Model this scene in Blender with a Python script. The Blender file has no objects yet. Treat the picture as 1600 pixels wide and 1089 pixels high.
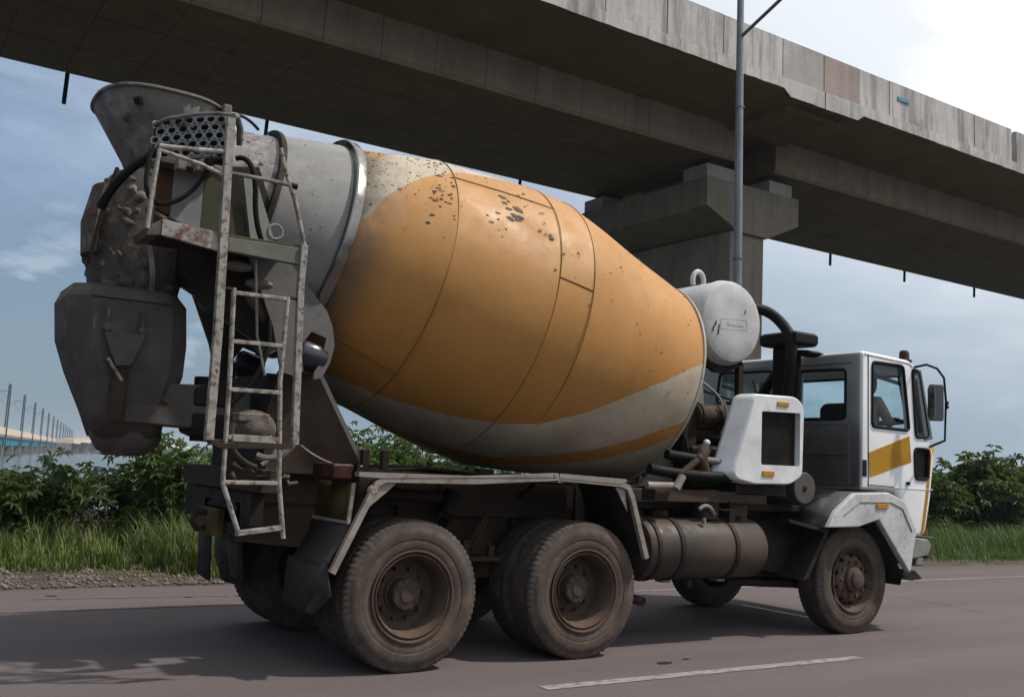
import bpy, bmesh, math, random
import numpy as np
from mathutils import Vector, Matrix
random.seed(7); RNG = np.random.default_rng(11)
sc = bpy.context.scene
col = sc.collection
# ---------------------------------------------------------------- camera
cam_d = bpy.data.cameras.new('camera'); cam = bpy.data.objects.new('camera', cam_d); col.objects.link(cam)
CAMPOS = (-3.29873685, -7.36208522, 1.41989094)
cr = (0.83455518, -0.54886068, 0.04764037); cu = (-0.10497255, -0.07353033, 0.99175302); cd = (0.54083123, 0.83267355, 0.11898042)
cam.matrix_world = Matrix(((cr[0], cu[0], -cd[0], CAMPOS[0]), (cr[1], cu[1], -cd[1], CAMPOS[1]), (cr[2], cu[2], -cd[2], CAMPOS[2]), (0, 0, 0, 1)))
cam_d.sensor_fit = 'HORIZONTAL'; cam_d.sensor_width = 36; cam_d.lens = 1552.557/1600*36
cam_d.clip_start = .05; cam_d.clip_end = 9000
sc.camera = cam
# ---------------------------------------------------------------- sky and sun
SUN = Vector((.60, -.35, 1.0)).normalized()
SUN_EL = math.asin(SUN.z); SUN_AZ = math.atan2(SUN.x, SUN.y)
world = bpy.data.worlds.new('World'); sc.world = world; world.use_nodes = True
def build_world():
    nt = world.node_tree; N = nt.nodes; L = nt.links; N.clear()
    out = N.new('ShaderNodeOutputWorld'); bg = N.new('ShaderNodeBackground')
    sky = N.new('ShaderNodeTexSky'); sky.sky_type = 'NISHITA'; sky.sun_disc = False
    sky.sun_elevation = SUN_EL; sky.sun_rotation = SUN_AZ; sky.air_density = 1.0; sky.dust_density = 1.2; sky.ozone_density = 1.6
    sk = N.new('ShaderNodeVectorMath'); sk.operation = 'SCALE'; sk.inputs['Scale'].default_value = .10
    L.new(sky.outputs[0], sk.inputs[0])
    tc = N.new('ShaderNodeTexCoord')
    mp = N.new('ShaderNodeMapping'); mp.inputs['Scale'].default_value = (1.0, 1.0, 2.6); L.new(tc.outputs['Generated'], mp.inputs[0])
    n1 = N.new('ShaderNodeTexNoise'); n1.inputs['Scale'].default_value = 2.3; n1.inputs['Detail'].default_value = 7; n1.inputs['Roughness'].default_value = .55; n1.inputs['Distortion'].default_value = .25
    L.new(mp.outputs[0], n1.inputs['Vector'])
    # thin high cloud everywhere, thicker and brighter towards the veiled sun
    dt = N.new('ShaderNodeVectorMath'); dt.operation = 'DOT_PRODUCT'; dt.inputs[1].default_value = SUN
    L.new(tc.outputs['Generated'], dt.inputs[0])
    g = N.new('ShaderNodeMapRange'); g.interpolation_type = 'SMOOTHSTEP'; g.inputs[1].default_value = -.12; g.inputs[2].default_value = .60; L.new(dt.outputs['Value'], g.inputs[0])
    m1 = N.new('ShaderNodeMapRange'); m1.interpolation_type = 'SMOOTHSTEP'; m1.inputs[1].default_value = .38; m1.inputs[2].default_value = .66; L.new(n1.outputs['Fac'], m1.inputs[0])
    ad = N.new('ShaderNodeMath'); ad.operation = 'MULTIPLY_ADD'; ad.inputs[1].default_value = .62; L.new(m1.outputs[0], ad.inputs[0])
    g2 = N.new('ShaderNodeMath'); g2.operation = 'MULTIPLY_ADD'; g2.inputs[1].default_value = .72; g2.inputs[2].default_value = .06; L.new(g.outputs[0], g2.inputs[0]); L.new(g2.outputs[0], ad.inputs[2])
    cl = N.new('ShaderNodeMath'); cl.operation = 'MINIMUM'; cl.inputs[1].default_value = .96; L.new(ad.outputs[0], cl.inputs[0])
    cc = N.new('ShaderNodeMix'); cc.data_type = 'RGBA'; cc.inputs[6].default_value = (.40, .56, .76, 1); cc.inputs[7].default_value = (1.22, 1.26, 1.30, 1)
    L.new(g.outputs[0], cc.inputs[0])
    mp2 = N.new('ShaderNodeMapping'); mp2.inputs['Scale'].default_value = (1.0, 1.0, 4.0); mp2.inputs['Location'].default_value = (3.1, 1.7, .4); L.new(tc.outputs['Generated'], mp2.inputs[0])
    n2 = N.new('ShaderNodeTexNoise'); n2.inputs['Scale'].default_value = 3.4; n2.inputs['Detail'].default_value = 9; n2.inputs['Roughness'].default_value = .6; n2.inputs['Distortion'].default_value = .4; L.new(mp2.outputs[0], n2.inputs['Vector'])
    m2 = N.new('ShaderNodeMapRange'); m2.interpolation_type = 'SMOOTHSTEP'; m2.inputs[1].default_value = .38; m2.inputs[2].default_value = .66; L.new(n2.outputs['Fac'], m2.inputs[0])
    cs = N.new('ShaderNodeMix'); cs.data_type = 'RGBA'; cs.inputs[6].default_value = (.27, .42, .60, 1); cs.inputs[7].default_value = (.44, .60, .80, 1); L.new(m2.outputs[0], cs.inputs[0]); L.new(cs.outputs[2], cc.inputs[6])
    mx = N.new('ShaderNodeMix'); mx.data_type = 'RGBA'; L.new(cl.outputs[0], mx.inputs[0]); L.new(sk.outputs[0], mx.inputs[6]); L.new(cc.outputs[2], mx.inputs[7])
    # grey-blue murk low over the water
    sx = N.new('ShaderNodeSeparateXYZ'); L.new(tc.outputs['Generated'], sx.inputs[0])
    hz = N.new('ShaderNodeMapRange'); hz.interpolation_type = 'SMOOTHSTEP'; hz.inputs[1].default_value = .0; hz.inputs[2].default_value = .30; hz.inputs[3].default_value = .82; hz.inputs[4].default_value = 0; L.new(sx.outputs[2], hz.inputs[0])
    mh = N.new('ShaderNodeMix'); mh.data_type = 'RGBA'; mh.inputs[7].default_value = (.20, .30, .405, 1); L.new(hz.outputs[0], mh.inputs[0]); L.new(mx.outputs[2], mh.inputs[6])
    # scattered low cumulus over the horizon
    mp3 = N.new('ShaderNodeMapping'); mp3.inputs['Scale'].default_value = (1, 1, 2.2); mp3.inputs['Location'].default_value = (.35, .2, 0); L.new(tc.outputs['Generated'], mp3.inputs[0])
    n3 = N.new('ShaderNodeTexNoise'); n3.inputs['Scale'].default_value = 7.5; n3.inputs['Detail'].default_value = 8; n3.inputs['Roughness'].default_value = .58; L.new(mp3.outputs[0], n3.inputs['Vector'])
    m3 = N.new('ShaderNodeMapRange'); m3.interpolation_type = 'SMOOTHSTEP'; m3.inputs[1].default_value = .54; m3.inputs[2].default_value = .66; L.new(n3.outputs['Fac'], m3.inputs[0])
    e1 = N.new('ShaderNodeMapRange'); e1.interpolation_type = 'SMOOTHSTEP'; e1.inputs[1].default_value = .02; e1.inputs[2].default_value = .09; L.new(sx.outputs[2], e1.inputs[0])
    e2 = N.new('ShaderNodeMapRange'); e2.interpolation_type = 'SMOOTHSTEP'; e2.inputs[1].default_value = .30; e2.inputs[2].default_value = .12; L.new(sx.outputs[2], e2.inputs[0])
    q1 = N.new('ShaderNodeMath'); q1.operation = 'MULTIPLY'; L.new(e1.outputs[0], q1.inputs[0]); L.new(e2.outputs[0], q1.inputs[1]); q2 = N.new('ShaderNodeMath'); q2.operation = 'MULTIPLY'; L.new(q1.outputs[0], q2.inputs[0]); L.new(m3.outputs[0], q2.inputs[1]); q3 = N.new('ShaderNodeMath'); q3.operation = 'MULTIPLY'; q3.inputs[1].default_value = .55; L.new(q2.outputs[0], q3.inputs[0])
    mk = N.new('ShaderNodeMix'); mk.data_type = 'RGBA'; mk.inputs[7].default_value = (.62, .72, .84, 1); L.new(q3.outputs[0], mk.inputs[0]); L.new(mh.outputs[2], mk.inputs[6])
    L.new(mk.outputs[2], bg.inputs['Color']); bg.inputs['Strength'].default_value = 1.0
    L.new(bg.outputs[0], out.inputs[0])
build_world()
sl = bpy.data.lights.new('sun', 'SUN'); sl.energy = 5.0; sl.angle = math.radians(2.0); sl.color = (1, .93, .82)
sun = bpy.data.objects.new('sun', sl); col.objects.link(sun); sun.rotation_euler = SUN.to_track_quat('Z', 'Y').to_euler(); sun.location = (10, -6, 18)
sc.view_settings.view_transform = 'Standard'; sc.view_settings.look = 'None'; sc.view_settings.gamma = 1; sc.view_settings.exposure = -0.12
sc.view_settings.use_curve_mapping = False
sc.render.engine = 'CYCLES'
sc.cycles.max_bounces = 7; sc.cycles.diffuse_bounces = 3; sc.cycles.glossy_bounces = 3; sc.cycles.transparent_max_bounces = 8
sc.render.resolution_x = 1024; sc.render.resolution_y = 696

# ---------------------------------------------------------------- helpers
def tag(o, label=None, cat=None, group=None, kind=None):
    if label: o['label'] = label
    if cat: o['category'] = cat
    if group: o['group'] = group
    if kind: o['kind'] = kind
    return o
def empty(name, loc=(0, 0, 0), rz=0):
    o = bpy.data.objects.new(name, None); o.location = loc; o.rotation_euler.z = rz; o.empty_display_size = .2
    col.objects.link(o); return o
def link_mesh(name, me, mat, parent=None, smooth=35):
    o = bpy.data.objects.new(name, me); col.objects.link(o)
    if mat and not me.materials: me.materials.append(mat)
    if smooth:
        me.polygons.foreach_set('use_smooth', [True]*len(me.polygons)); me.set_sharp_from_angle(angle=math.radians(smooth))
    if parent: o.parent = parent
    return o
class MB:
    def __init__(s): s.v = []; s.f = []
    def add(s, vs, fs):
        k = len(s.v); s.v += [tuple(p) for p in vs]; s.f += [tuple(i+k for i in q) for q in fs]; return s
    def box(s, x0, x1, y0, y1, z0, z1):
        x0, x1 = min(x0, x1), max(x0, x1); y0, y1 = min(y0, y1), max(y0, y1); z0, z1 = min(z0, z1), max(z0, z1)
        return s.add([(x0,y0,z0),(x1,y0,z0),(x1,y1,z0),(x0,y1,z0),(x0,y0,z1),(x1,y0,z1),(x1,y1,z1),(x0,y1,z1)],
                     [(3,2,1,0),(4,5,6,7),(0,1,5,4),(1,2,6,5),(2,3,7,6),(3,0,4,7)])
    def prism(s, poly, plane, c0, c1):
        n = len(poly); c0, c1 = min(c0, c1), max(c0, c1)
        def P(a, b, c): return {'xz': (a, c, b), 'yz': (c, a, b), 'xy': (a, b, c)}[plane]
        vs = [P(a, b, c0) for a, b in poly]+[P(a, b, c1) for a, b in poly]
        fs = [tuple(range(n)), tuple(range(2*n-1, n-1, -1))]+[(i, i+n, (i+1) % n+n, (i+1) % n) for i in range(n)]
        return s.add(vs, fs)
    def tube(s, pts, r, n=8, square=False, closed=False, caps=True):
        P = [Vector(p) for p in pts]; m = len(P); rs = r if isinstance(r, (list, tuple)) else [r]*m
        def tan(i):
            if closed: return (P[(i+1) % m]-P[i-1]).normalized()
            if i == 0: return (P[1]-P[0]).normalized()
            if i == m-1: return (P[-1]-P[-2]).normalized()
            return ((P[i+1]-P[i]).normalized()+(P[i]-P[i-1]).normalized()).normalized()
        t = tan(0); ref = Vector((0, 0, 1)) if abs(t.z) < .9 else Vector((1, 0, 0))
        if square and abs(t.z) >= .9: ref = Vector((0, 1, 0))
        a = (ref-t*ref.dot(t)).normalized(); vs = []
        if square: n = 4
        for i in range(m):
            t = tan(i); a = (a-t*a.dot(t)).normalized(); b = t.cross(a)
            for k in range(n):
                w = 2*math.pi*(k+(.5 if square else 0))/n; q = rs[i]*(1.41421 if square else 1)
                vs.append(P[i]+a*(q*math.cos(w))+b*(q*math.sin(w)))
        fs = []
        for i in range(m if closed else m-1):
            j = (i+1) % m
            for k in range(n): fs.append((i*n+k, i*n+(k+1) % n, j*n+(k+1) % n, j*n+k))
        if caps and not closed: fs += [tuple(range(n-1, -1, -1)), tuple(range((m-1)*n, m*n))]
        return s.add(vs, fs)
    def cyl(s, p0, p1, r0, r1=None, n=20): return s.tube([p0, p1], [r0, r0 if r1 is None else r1], n)
    def lathe(s, prof, o, ax, n=48, closed=False):
        o = Vector(o); ax = Vector(ax).normalized(); ref = Vector((0, 0, 1)) if abs(ax.z) < .9 else Vector((1, 0, 0))
        a = (ref-ax*ref.dot(ax)).normalized(); b = ax.cross(a); vs = []; m = len(prof)
        for r, h in prof:
            for k in range(n):
                w = 2*math.pi*k/n; vs.append(o+ax*h+a*(r*math.cos(w))+b*(r*math.sin(w)))
        fs = []
        for i in range(m if closed else m-1):
            j = (i+1) % m
            for k in range(n): fs.append((i*n+k, i*n+(k+1) % n, j*n+(k+1) % n, j*n+k))
        return s.add(vs, fs)
    def loft(s, rings, caps=True):
        n = len(rings[0]); vs = [p for r in rings for p in r]; fs = []
        for i in range(len(rings)-1):
            for k in range(n): fs.append((i*n+k, i*n+(k+1) % n, (i+1)*n+(k+1) % n, (i+1)*n+k))
        if caps: fs += [tuple(range(n-1, -1, -1)), tuple(range((len(rings)-1)*n, len(rings)*n))]
        return s.add(vs, fs)
    def sphere(s, c, r, n=14, m=8, sc=(1, 1, 1)):
        rings = []
        for i in range(m+1):
            t = math.pi*(i+.02 if i == 0 else (i-.02 if i == m else i))/m
            rings.append([(c[0]+sc[0]*r*math.sin(t)*math.cos(2*math.pi*k/n), c[1]+sc[1]*r*math.sin(t)*math.sin(2*math.pi*k/n), c[2]-sc[2]*r*math.cos(t)) for k in range(n)])
        return s.loft(rings)
    def mesh(s, name):
        me = bpy.data.meshes.new(name); me.from_pydata(s.v, [], s.f); me.validate()
        bm = bmesh.new(); bm.from_mesh(me); bmesh.ops.recalc_face_normals(bm, faces=bm.faces); bm.to_mesh(me); bm.free()
        return me
    def build(s, name, mat, parent=None, bev=0, smooth=35, solid=0, label=None):
        o = link_mesh(name, s.mesh(name), mat, parent, smooth)
        if solid: m = o.modifiers.new('s', 'SOLIDIFY'); m.thickness = solid; m.offset = 0
        if bev: m = o.modifiers.new('b', 'BEVEL'); m.width = bev; m.segments = 2; m.limit_method = 'ANGLE'; m.angle_limit = math.radians(30); m.harden_normals = True
        if label: o['label'] = label
        return o
def rounded(poly, r, n=4):
    out = []; m = len(poly)
    for i in range(m):
        p0, p1, p2 = Vector(poly[i-1]), Vector(poly[i]), Vector(poly[(i+1) % m])
        a = (p0-p1); b = (p2-p1); q = min(r, a.length*.45, b.length*.45); a = p1+a.normalized()*q; b = p1+b.normalized()*q
        for k in range(n+1):
            t = k/n; out.append(tuple((1-t)**2*a+2*t*(1-t)*p1+t*t*b))
    return out
def copy_tree(o, parent=None):
    c = o.copy(); col.objects.link(c); c.parent = parent
    for ch in list(o.children): copy_tree(ch, c)
    return c
# ---------------------------------------------------------------- materials
def nd(nt, t, **kw):
    n = nt.nodes.new(t)
    for k, v in kw.items(): setattr(n, k, v)
    return n
def mixc(nt, fac, a, b, blend='MIX'):
    m = nd(nt, 'ShaderNodeMix', data_type='RGBA', blend_type=blend)
    for sock, v in ((m.inputs[0], fac), (m.inputs[6], a), (m.inputs[7], b)):
        if isinstance(v, bpy.types.NodeSocket): nt.links.new(v, sock)
        elif isinstance(v, (int, float)): sock.default_value = v
        else: sock.default_value = (*v[:3], 1)
    return m.outputs[2]
def coords(nt, scale=(1, 1, 1), gen='Object'):
    tc = nd(nt, 'ShaderNodeTexCoord'); mp = nd(nt, 'ShaderNodeMapping'); mp.inputs['Scale'].default_value = scale
    nt.links.new(tc.outputs[gen], mp.inputs[0]); return mp.outputs[0]
def noise(nt, scale, lo, hi, aniso=(1, 1, 1), detail=6, rough=.6, dist=0, gen='Object', amt=1.0):
    t = nd(nt, 'ShaderNodeTexNoise'); t.inputs['Scale'].default_value = scale; t.inputs['Detail'].default_value = detail; t.inputs['Roughness'].default_value = rough; t.inputs['Distortion'].default_value = dist
    nt.links.new(coords(nt, aniso, gen), t.inputs['Vector'])
    m = nd(nt, 'ShaderNodeMapRange'); m.inputs[1].default_value = lo; m.inputs[2].default_value = hi; m.inputs[4].default_value = amt
    nt.links.new(t.outputs['Fac'], m.inputs[0]); return m.outputs[0]
MATS = {}
def mat(name, base, rough=.6, metal=0, layers=(), bump=0, bscale=40, rvar=.15, spec=.2, k=.62):
    """layers: (colour, scale, lo, hi, aniso, amount)"""
    base = tuple(x*k for x in base); layers = [(tuple(x*k for x in l[0]),)+tuple(l[1:]) for l in layers]
    m = bpy.data.materials.new(name); m.use_nodes = True; nt = m.node_tree; b = nt.nodes['Principled BSDF']
    c = mixc(nt, noise(nt, 3.1, .3, .75), tuple(x*.82 for x in base), tuple(min(1, x*1.14) for x in base))
    for (lc, ls, lo, hi, an, am) in layers: c = mixc(nt, noise(nt, ls, lo, hi, an, amt=am), c, lc)
    nt.links.new(c, b.inputs['Base Color'])
    r = nd(nt, 'ShaderNodeMapRange'); r.inputs[3].default_value = max(.05, rough-rvar); r.inputs[4].default_value = min(1, rough+rvar)
    nt.links.new(noise(nt, 9, .3, .7), r.inputs[0]); nt.links.new(r.outputs[0], b.inputs['Roughness'])
    b.inputs['Metallic'].default_value = metal; b.inputs['Specular IOR Level'].default_value = spec
    if bump:
        bp = nd(nt, 'ShaderNodeBump'); bp.inputs['Strength'].default_value = bump; bp.inputs['Distance'].default_value = .01
        nt.links.new(noise(nt, bscale, 0, 1, detail=8), bp.inputs['Height']); nt.links.new(bp.outputs[0], b.inputs['Normal'])
    MATS[name] = m; return m
A1 = (1, 1, 1); STREAK = (6, 6, .6)
DUST = (.17, .12, .09); RUST = (.10, .042, .02); SOOT = (.02, .018, .017); CEM = (.27, .255, .235)
M_WHITE = mat('white_paint', (.74, .76, .78), .38, layers=((DUST, 2.2, .55, .95, A1, .5), (RUST, 26, .70, .76, A1, .7), ((.30, .28, .26), 5, .58, .9, STREAK, .6)), bump=.05, k=.85, spec=.5)
M_WHITEB = mat('white_box_paint', (.76, .77, .79), .4, layers=(((.34, .30, .27), 5, .52, .85, A1, .55), ((.10, .08, .06), 34, .69, .74, (1, 1, .5), .8)), bump=.06, k=.74, spec=.5)
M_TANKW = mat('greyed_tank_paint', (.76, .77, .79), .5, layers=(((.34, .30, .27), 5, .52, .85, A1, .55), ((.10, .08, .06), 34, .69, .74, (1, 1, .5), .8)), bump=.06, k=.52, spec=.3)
M_DARK = mat('dark_dusty_steel', (.034, .026, .021), .75, layers=((DUST, 3, .5, .85, A1, .3), (RUST, 8, .6, .75, A1, .6)), bump=.2, k=.40)
M_BLACK = mat('black_rubber', (.014, .014, .015), .6, layers=(((.06, .05, .045), 6, .55, .8, A1, .4),), bump=.05, k=.40, spec=.12)
M_BROWN = mat('dusty_brown_steel', (.085, .056, .038), .8, layers=(((.155, .105, .07), 3, .45, .75, A1, .6), (SOOT, 5, .55, .8, A1, .7)), bump=.2, k=.40)
M_CHASSIS = mat('dusty_chassis_paint', (.11, .078, .056), .8, layers=(((.17, .12, .085), 2.5, .45, .75, A1, .6), (SOOT, 4, .55, .85, A1, .8), (RUST, 15, .62, .72, A1, .5)), bump=.15, k=.40)
M_CEM = mat('cement_caked_grey', (.22, .205, .19), .85, layers=(((.44, .42, .39), 6, .5, .72, A1, .7), ((.06, .045, .035), 9, .55, .7, A1, .8), (RUST, 13, .64, .72, A1, .7)), bump=.5, bscale=30)
M_CEMDK = mat('cement_caked_brown', (.12, .105, .09), .85, layers=(((.30, .27, .235), 7, .52, .70, A1, .7), ((.13, .065, .035), 4, .56, .70, A1, .75), ((.04, .034, .03), 9, .55, .7, A1, .7)), bump=1.0, bscale=16)
M_CHUTE = mat('dusty_chute_steel', (.074, .066, .060), .8, layers=(((.12, .108, .098), 4, .45, .75, A1, .7), ((.035, .022, .016), 6, .55, .8, A1, .7)), bump=.25, bscale=30, k=.85)
M_LADDER = mat('chipped_white_ladder_paint', (.42, .40, .37), .6, layers=(((.16, .12, .095), 16, .48, .62, A1, .85), (RUST, 22, .56, .66, A1, .9), ((.6, .58, .55), 30, .6, .7, A1, .6)), bump=.3)
M_GREYP = mat('grey_neck_paint', (.30, .295, .29), .55, layers=(((.44, .43, .42), 5, .5, .8, A1, .6), ((.07, .06, .055), 40, .66, .72, (1, 1, 1), .9), ((.13, .12, .11), 2, .5, .8, A1, .6)), bump=.15)
M_THROAT = mat('caked_shiny_throat', (.24, .225, .22), .42, layers=(((.46, .42, .41), 14, .5, .66, A1, .8), ((.06, .05, .048), 18, .56, .68, A1, .8)), bump=.7, bscale=26)
M_RING = mat('polished_ring_steel', (.36, .35, .34), .3, metal=1, layers=(((.10, .085, .075), 5, .5, .8, A1, .6),))
M_TRIM = mat('mudguard_lip_paint', (.36, .32, .285), .65, layers=(((.20, .145, .105), 7, .48, .7, A1, .8), (RUST, 20, .62, .7, A1, .7)), bump=.2)
M_AMBER = mat('amber_reflector', (.62, .28, .012), .3)
M_YEL = mat('cab_yellow_decal', (.56, .29, .008), .45, layers=(((.40, .22, .03), 4, .55, .9, A1, .5),))
M_YELOLD = mat('worn_yellow_panel', (.15, .10, .02), .7, layers=((SOOT, 4, .42, .66, A1, .9), (RUST, 8, .55, .7, A1, .7)), bump=.1)
M_RED = mat('dull_red_lens', (.045, .010, .010), .5, layers=((DUST, 6, .5, .75, A1, .4),))
M_OLIVE = mat('olive_paint', (.075, .078, .04), .7, layers=((SOOT, 4, .5, .8, A1, .8), (DUST, 9, .55, .75, A1, .4)))
M_GREENGREY = mat('green_grey_beam_paint', (.17, .18, .145), .7, layers=(((.27, .26, .23), 8, .5, .7, A1, .6), (RUST, 14, .62, .7, A1, .6)), bump=.2)
M_RUSTW = mat('rusty_white_plate', (.42, .41, .40), .65, layers=(((.15, .062, .028), 7, .47, .60, A1, .95), ((.10, .08, .07), 24, .58, .64, A1, .8)), bump=.3)
M_GREYPLATE = mat('grey_roller_plate', (.16, .155, .155), .65, layers=(((.24, .23, .22), 4, .5, .8, A1, .6), ((.07, .06, .055), 8, .58, .75, A1, .7)), bump=.1)
M_TANKF = mat('fuel_tank_steel', (.07, .058, .052), .55, metal=.1, layers=(((.15, .098, .07), 2.0, .45, .7, A1, .7), (SOOT, 3.5, .55, .75, A1, .7)), bump=.05)
M_SEAT = mat('seat_vinyl', (.045, .042, .045), .7)
M_HUB = mat('muddy_hub_steel', (.105, .078, .062), .85, layers=(((.16, .115, .085), 6, .48, .8, A1, .55), ((.05, .04, .035), 12, .56, .7, A1, .7)), bump=.25)
M_RIM = mat('muddy_rim_paint', (.115, .078, .058), .85, layers=(((.175, .125, .092), 5, .45, .8, A1, .7), ((.05, .036, .028), 6, .56, .75, A1, .8)), bump=.2)
M_CABGREY = M_WHITE
def glass_mat():
    m = bpy.data.materials.new('cab_glass'); m.use_nodes = True; nt = m.node_tree; nt.nodes.clear()
    o = nd(nt, 'ShaderNodeOutputMaterial'); tr = nd(nt, 'ShaderNodeBsdfTransparent'); tr.inputs[0].default_value = (.80, .90, .92, 1)
    gl = nd(nt, 'ShaderNodeBsdfGlossy'); gl.inputs['Roughness'].default_value = .02
    lw = nd(nt, 'ShaderNodeLayerWeight'); lw.inputs[0].default_value = .5; pw = nd(nt, 'ShaderNodeMath', operation='POWER'); pw.inputs[1].default_value = 5; nt.links.new(lw.outputs['Facing'], pw.inputs[0])
    fr = nd(nt, 'ShaderNodeMath', operation='MULTIPLY_ADD'); fr.inputs[1].default_value = .9; fr.inputs[2].default_value = .05; nt.links.new(pw.outputs[0], fr.inputs[0]); mx = nd(nt, 'ShaderNodeMixShader')
    nt.links.new(fr.outputs[0], mx.inputs[0]); nt.links.new(tr.outputs[0], mx.inputs[1]); nt.links.new(gl.outputs[0], mx.inputs[2]); nt.links.new(mx.outputs[0], o.inputs[0]); return m
M_GLASS = glass_mat()
def tyre_mat():
    m = bpy.data.materials.new('dusty_tyre_rubber'); m.use_nodes = True; nt = m.node_tree; b = nt.nodes['Principled BSDF']
    # road dust lies on the sidewall, rubber shows on the tread
    tc = nd(nt, 'ShaderNodeTexCoord'); sx = nd(nt, 'ShaderNodeSeparateXYZ'); nt.links.new(tc.outputs['Object'], sx.inputs[0])
    cv = nd(nt, 'ShaderNodeCombineXYZ'); nt.links.new(sx.outputs[0], cv.inputs[0]); nt.links.new(sx.outputs[2], cv.inputs[1])
    ln = nd(nt, 'ShaderNodeVectorMath', operation='LENGTH'); nt.links.new(cv.outputs[0], ln.inputs[0])
    rr = nd(nt, 'ShaderNodeMapRange'); rr.inputs[1].default_value = .30; rr.inputs[2].default_value = .50; nt.links.new(ln.outputs['Value'], rr.inputs[0])
    ramp = nd(nt, 'ShaderNodeValToRGB'); e = ramp.color_ramp.elements
    e[0].position = 0; e[0].color = (.095, .072, .058, 1); e[1].position = 1; e[1].color = (.05, .046, .044, 1)
    for p, c in ((.35, (.082, .066, .056)), (.55, (.05, .043, .038)), (.75, (.066, .058, .053)), (.88, (.06, .055, .052))): q = e.new(p); q.color = (*c, 1)
    nt.links.new(rr.outputs[0], ramp.inputs[0])
    oi = nd(nt, 'ShaderNodeObjectInfo'); hm_ = nd(nt, 'ShaderNodeMath', operation='MULTIPLY'); hm_.inputs[1].default_value = .4; nt.links.new(oi.outputs['Random'], hm_.inputs[0])
    c = mixc(nt, hm_.outputs[0], ramp.outputs[0], (.10, .07, .052)); c = mixc(nt, noise(nt, 5, .42, .68, amt=.65), c, (.030, .027, .026)); c = mixc(nt, noise(nt, 13, .52, .70, amt=.6), c, (.135, .098, .074))
    nt.links.new(c, b.inputs['Base Color']); b.inputs['Roughness'].default_value = .85; b.inputs['Specular IOR Level'].default_value = .12
    bp = nd(nt, 'ShaderNodeBump'); bp.inputs['Strength'].default_value = .12; bp.inputs['Distance'].default_value = .01
    nt.links.new(noise(nt, 60, 0, 1), bp.inputs['Height']); nt.links.new(bp.outputs[0], b.inputs['Normal']); return m
M_TYRE = tyre_mat()
# ================================================================ SETTING
def asphalt():
    m = bpy.data.materials.new('worn_asphalt'); m.use_nodes = True; nt = m.node_tree; b = nt.nodes['Principled BSDF']
    c = mixc(nt, noise(nt, .9, .32, .68, (.05, 1, 1)), (.074, .060, .063), (.108, .091, .093))          # lanes worn along the road
    c = mixc(nt, noise(nt, 5, .5, .75, (.3, 1, 1), amt=.35), c, (.068, .056, .057)); c = mixc(nt, noise(nt, 220, .35, .7, amt=.45), c, (.13, .112, .112))
    c = mixc(nt, noise(nt, 70, .54, .68, amt=.55), c, (.04, .034, .034)); c = mixc(nt, noise(nt, 48, .60, .72, amt=.45), c, (.17, .15, .148)); c = mixc(nt, noise(nt, 1.7, .62, .74, (.5, 1, 1), amt=.3), c, (.048, .04, .041))
    nt.links.new(c, b.inputs['Base Color']); b.inputs['Roughness'].default_value = .86; b.inputs['Specular IOR Level'].default_value = .15
    bp = nd(nt, 'ShaderNodeBump'); bp.inputs['Strength'].default_value = .35; bp.inputs['Distance'].default_value = .006
    nt.links.new(noise(nt, 180, 0, 1, detail=3), bp.inputs['Height']); nt.links.new(bp.outputs[0], b.inputs['Normal']); return m
M_ROAD = asphalt()
M_LINE = mat('worn_road_paint', (.42, .385, .375), .7, layers=(((.12, .10, .10), 22, .46, .64, (.4, 1, 1), .8), ((.12, .10, .102), .9, .52, .7, (.5, 1, 1), .7)), k=.58)
M_SOIL = mat('verge_soil', (.085, .07, .05), .95, layers=(((.17, .15, .125), 3, .45, .7, A1, .7), ((.05, .06, .022), 1.2, .45, .7, A1, .8)), bump=.6, bscale=14)
M_GRAVEL = mat('gravel_stone', (.18, .145, .12), .9, layers=(((.34, .31, .30), 9, .45, .7, A1, .8), ((.09, .08, .075), 5, .5, .75, A1, .8)))
M_WATER = bpy.data.materials.new('sea_water'); M_WATER.use_nodes = True
def water():
    nt = M_WATER.node_tree; b = nt.nodes['Principled BSDF']; b.inputs['Base Color'].default_value = (.03, .05, .06, 1); b.inputs['Roughness'].default_value = .14
    bp = nd(nt, 'ShaderNodeBump'); bp.inputs['Strength'].default_value = .5; bp.inputs['Distance'].default_value = .25
    nt.links.new(noise(nt, .5, 0, 1, (.35, 1, 1), detail=5), bp.inputs['Height']); nt.links.new(bp.outputs[0], b.inputs['Normal'])
water()
def grid_sheet(name, xs, ys, zf, m, kind='structure'):
    vs = [(x, y, zf(x, y)) for y in ys for x in xs]; nx = len(xs); fs = []
    for j in range(len(ys)-1):
        for i in range(nx-1): fs.append((j*nx+i, j*nx+i+1, (j+1)*nx+i+1, (j+1)*nx+i))
    me = bpy.data.meshes.new(name); me.from_pydata(vs, [], fs); o = link_mesh(name, me, m, smooth=60); tag(o, kind=kind); return o
def hsh(x, y): return math.sin(x*1.7+3.1*math.sin(y*.9))*.5+math.sin(y*2.3+1.3*math.sin(x*1.1))*.5
def road_edge(x): return 3.62+.05*math.sin(x*.55)+(.22 if x > 10 else max(0, (x-3)/7*.22))
def ground_z(x, y):
    if -9 < y < 3.0: return -.06
    if y <= -9: return -.06+.05*hsh(x, y)-.01*min(40, -9-y)
    if y < 4.2: return -.06+(y-3.0)/1.2*.085
    if y < 12: return .025+.05*hsh(x*1.4, y*1.4)*min(1, (y-4.2)/1.5)-.05*(y-4.2)/8
    if y < 26: return -.03+.09*hsh(x*.5, y*.5)-.45*(y-12)/14
    return max(-6, -.48-(y-26)*.16)
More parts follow.
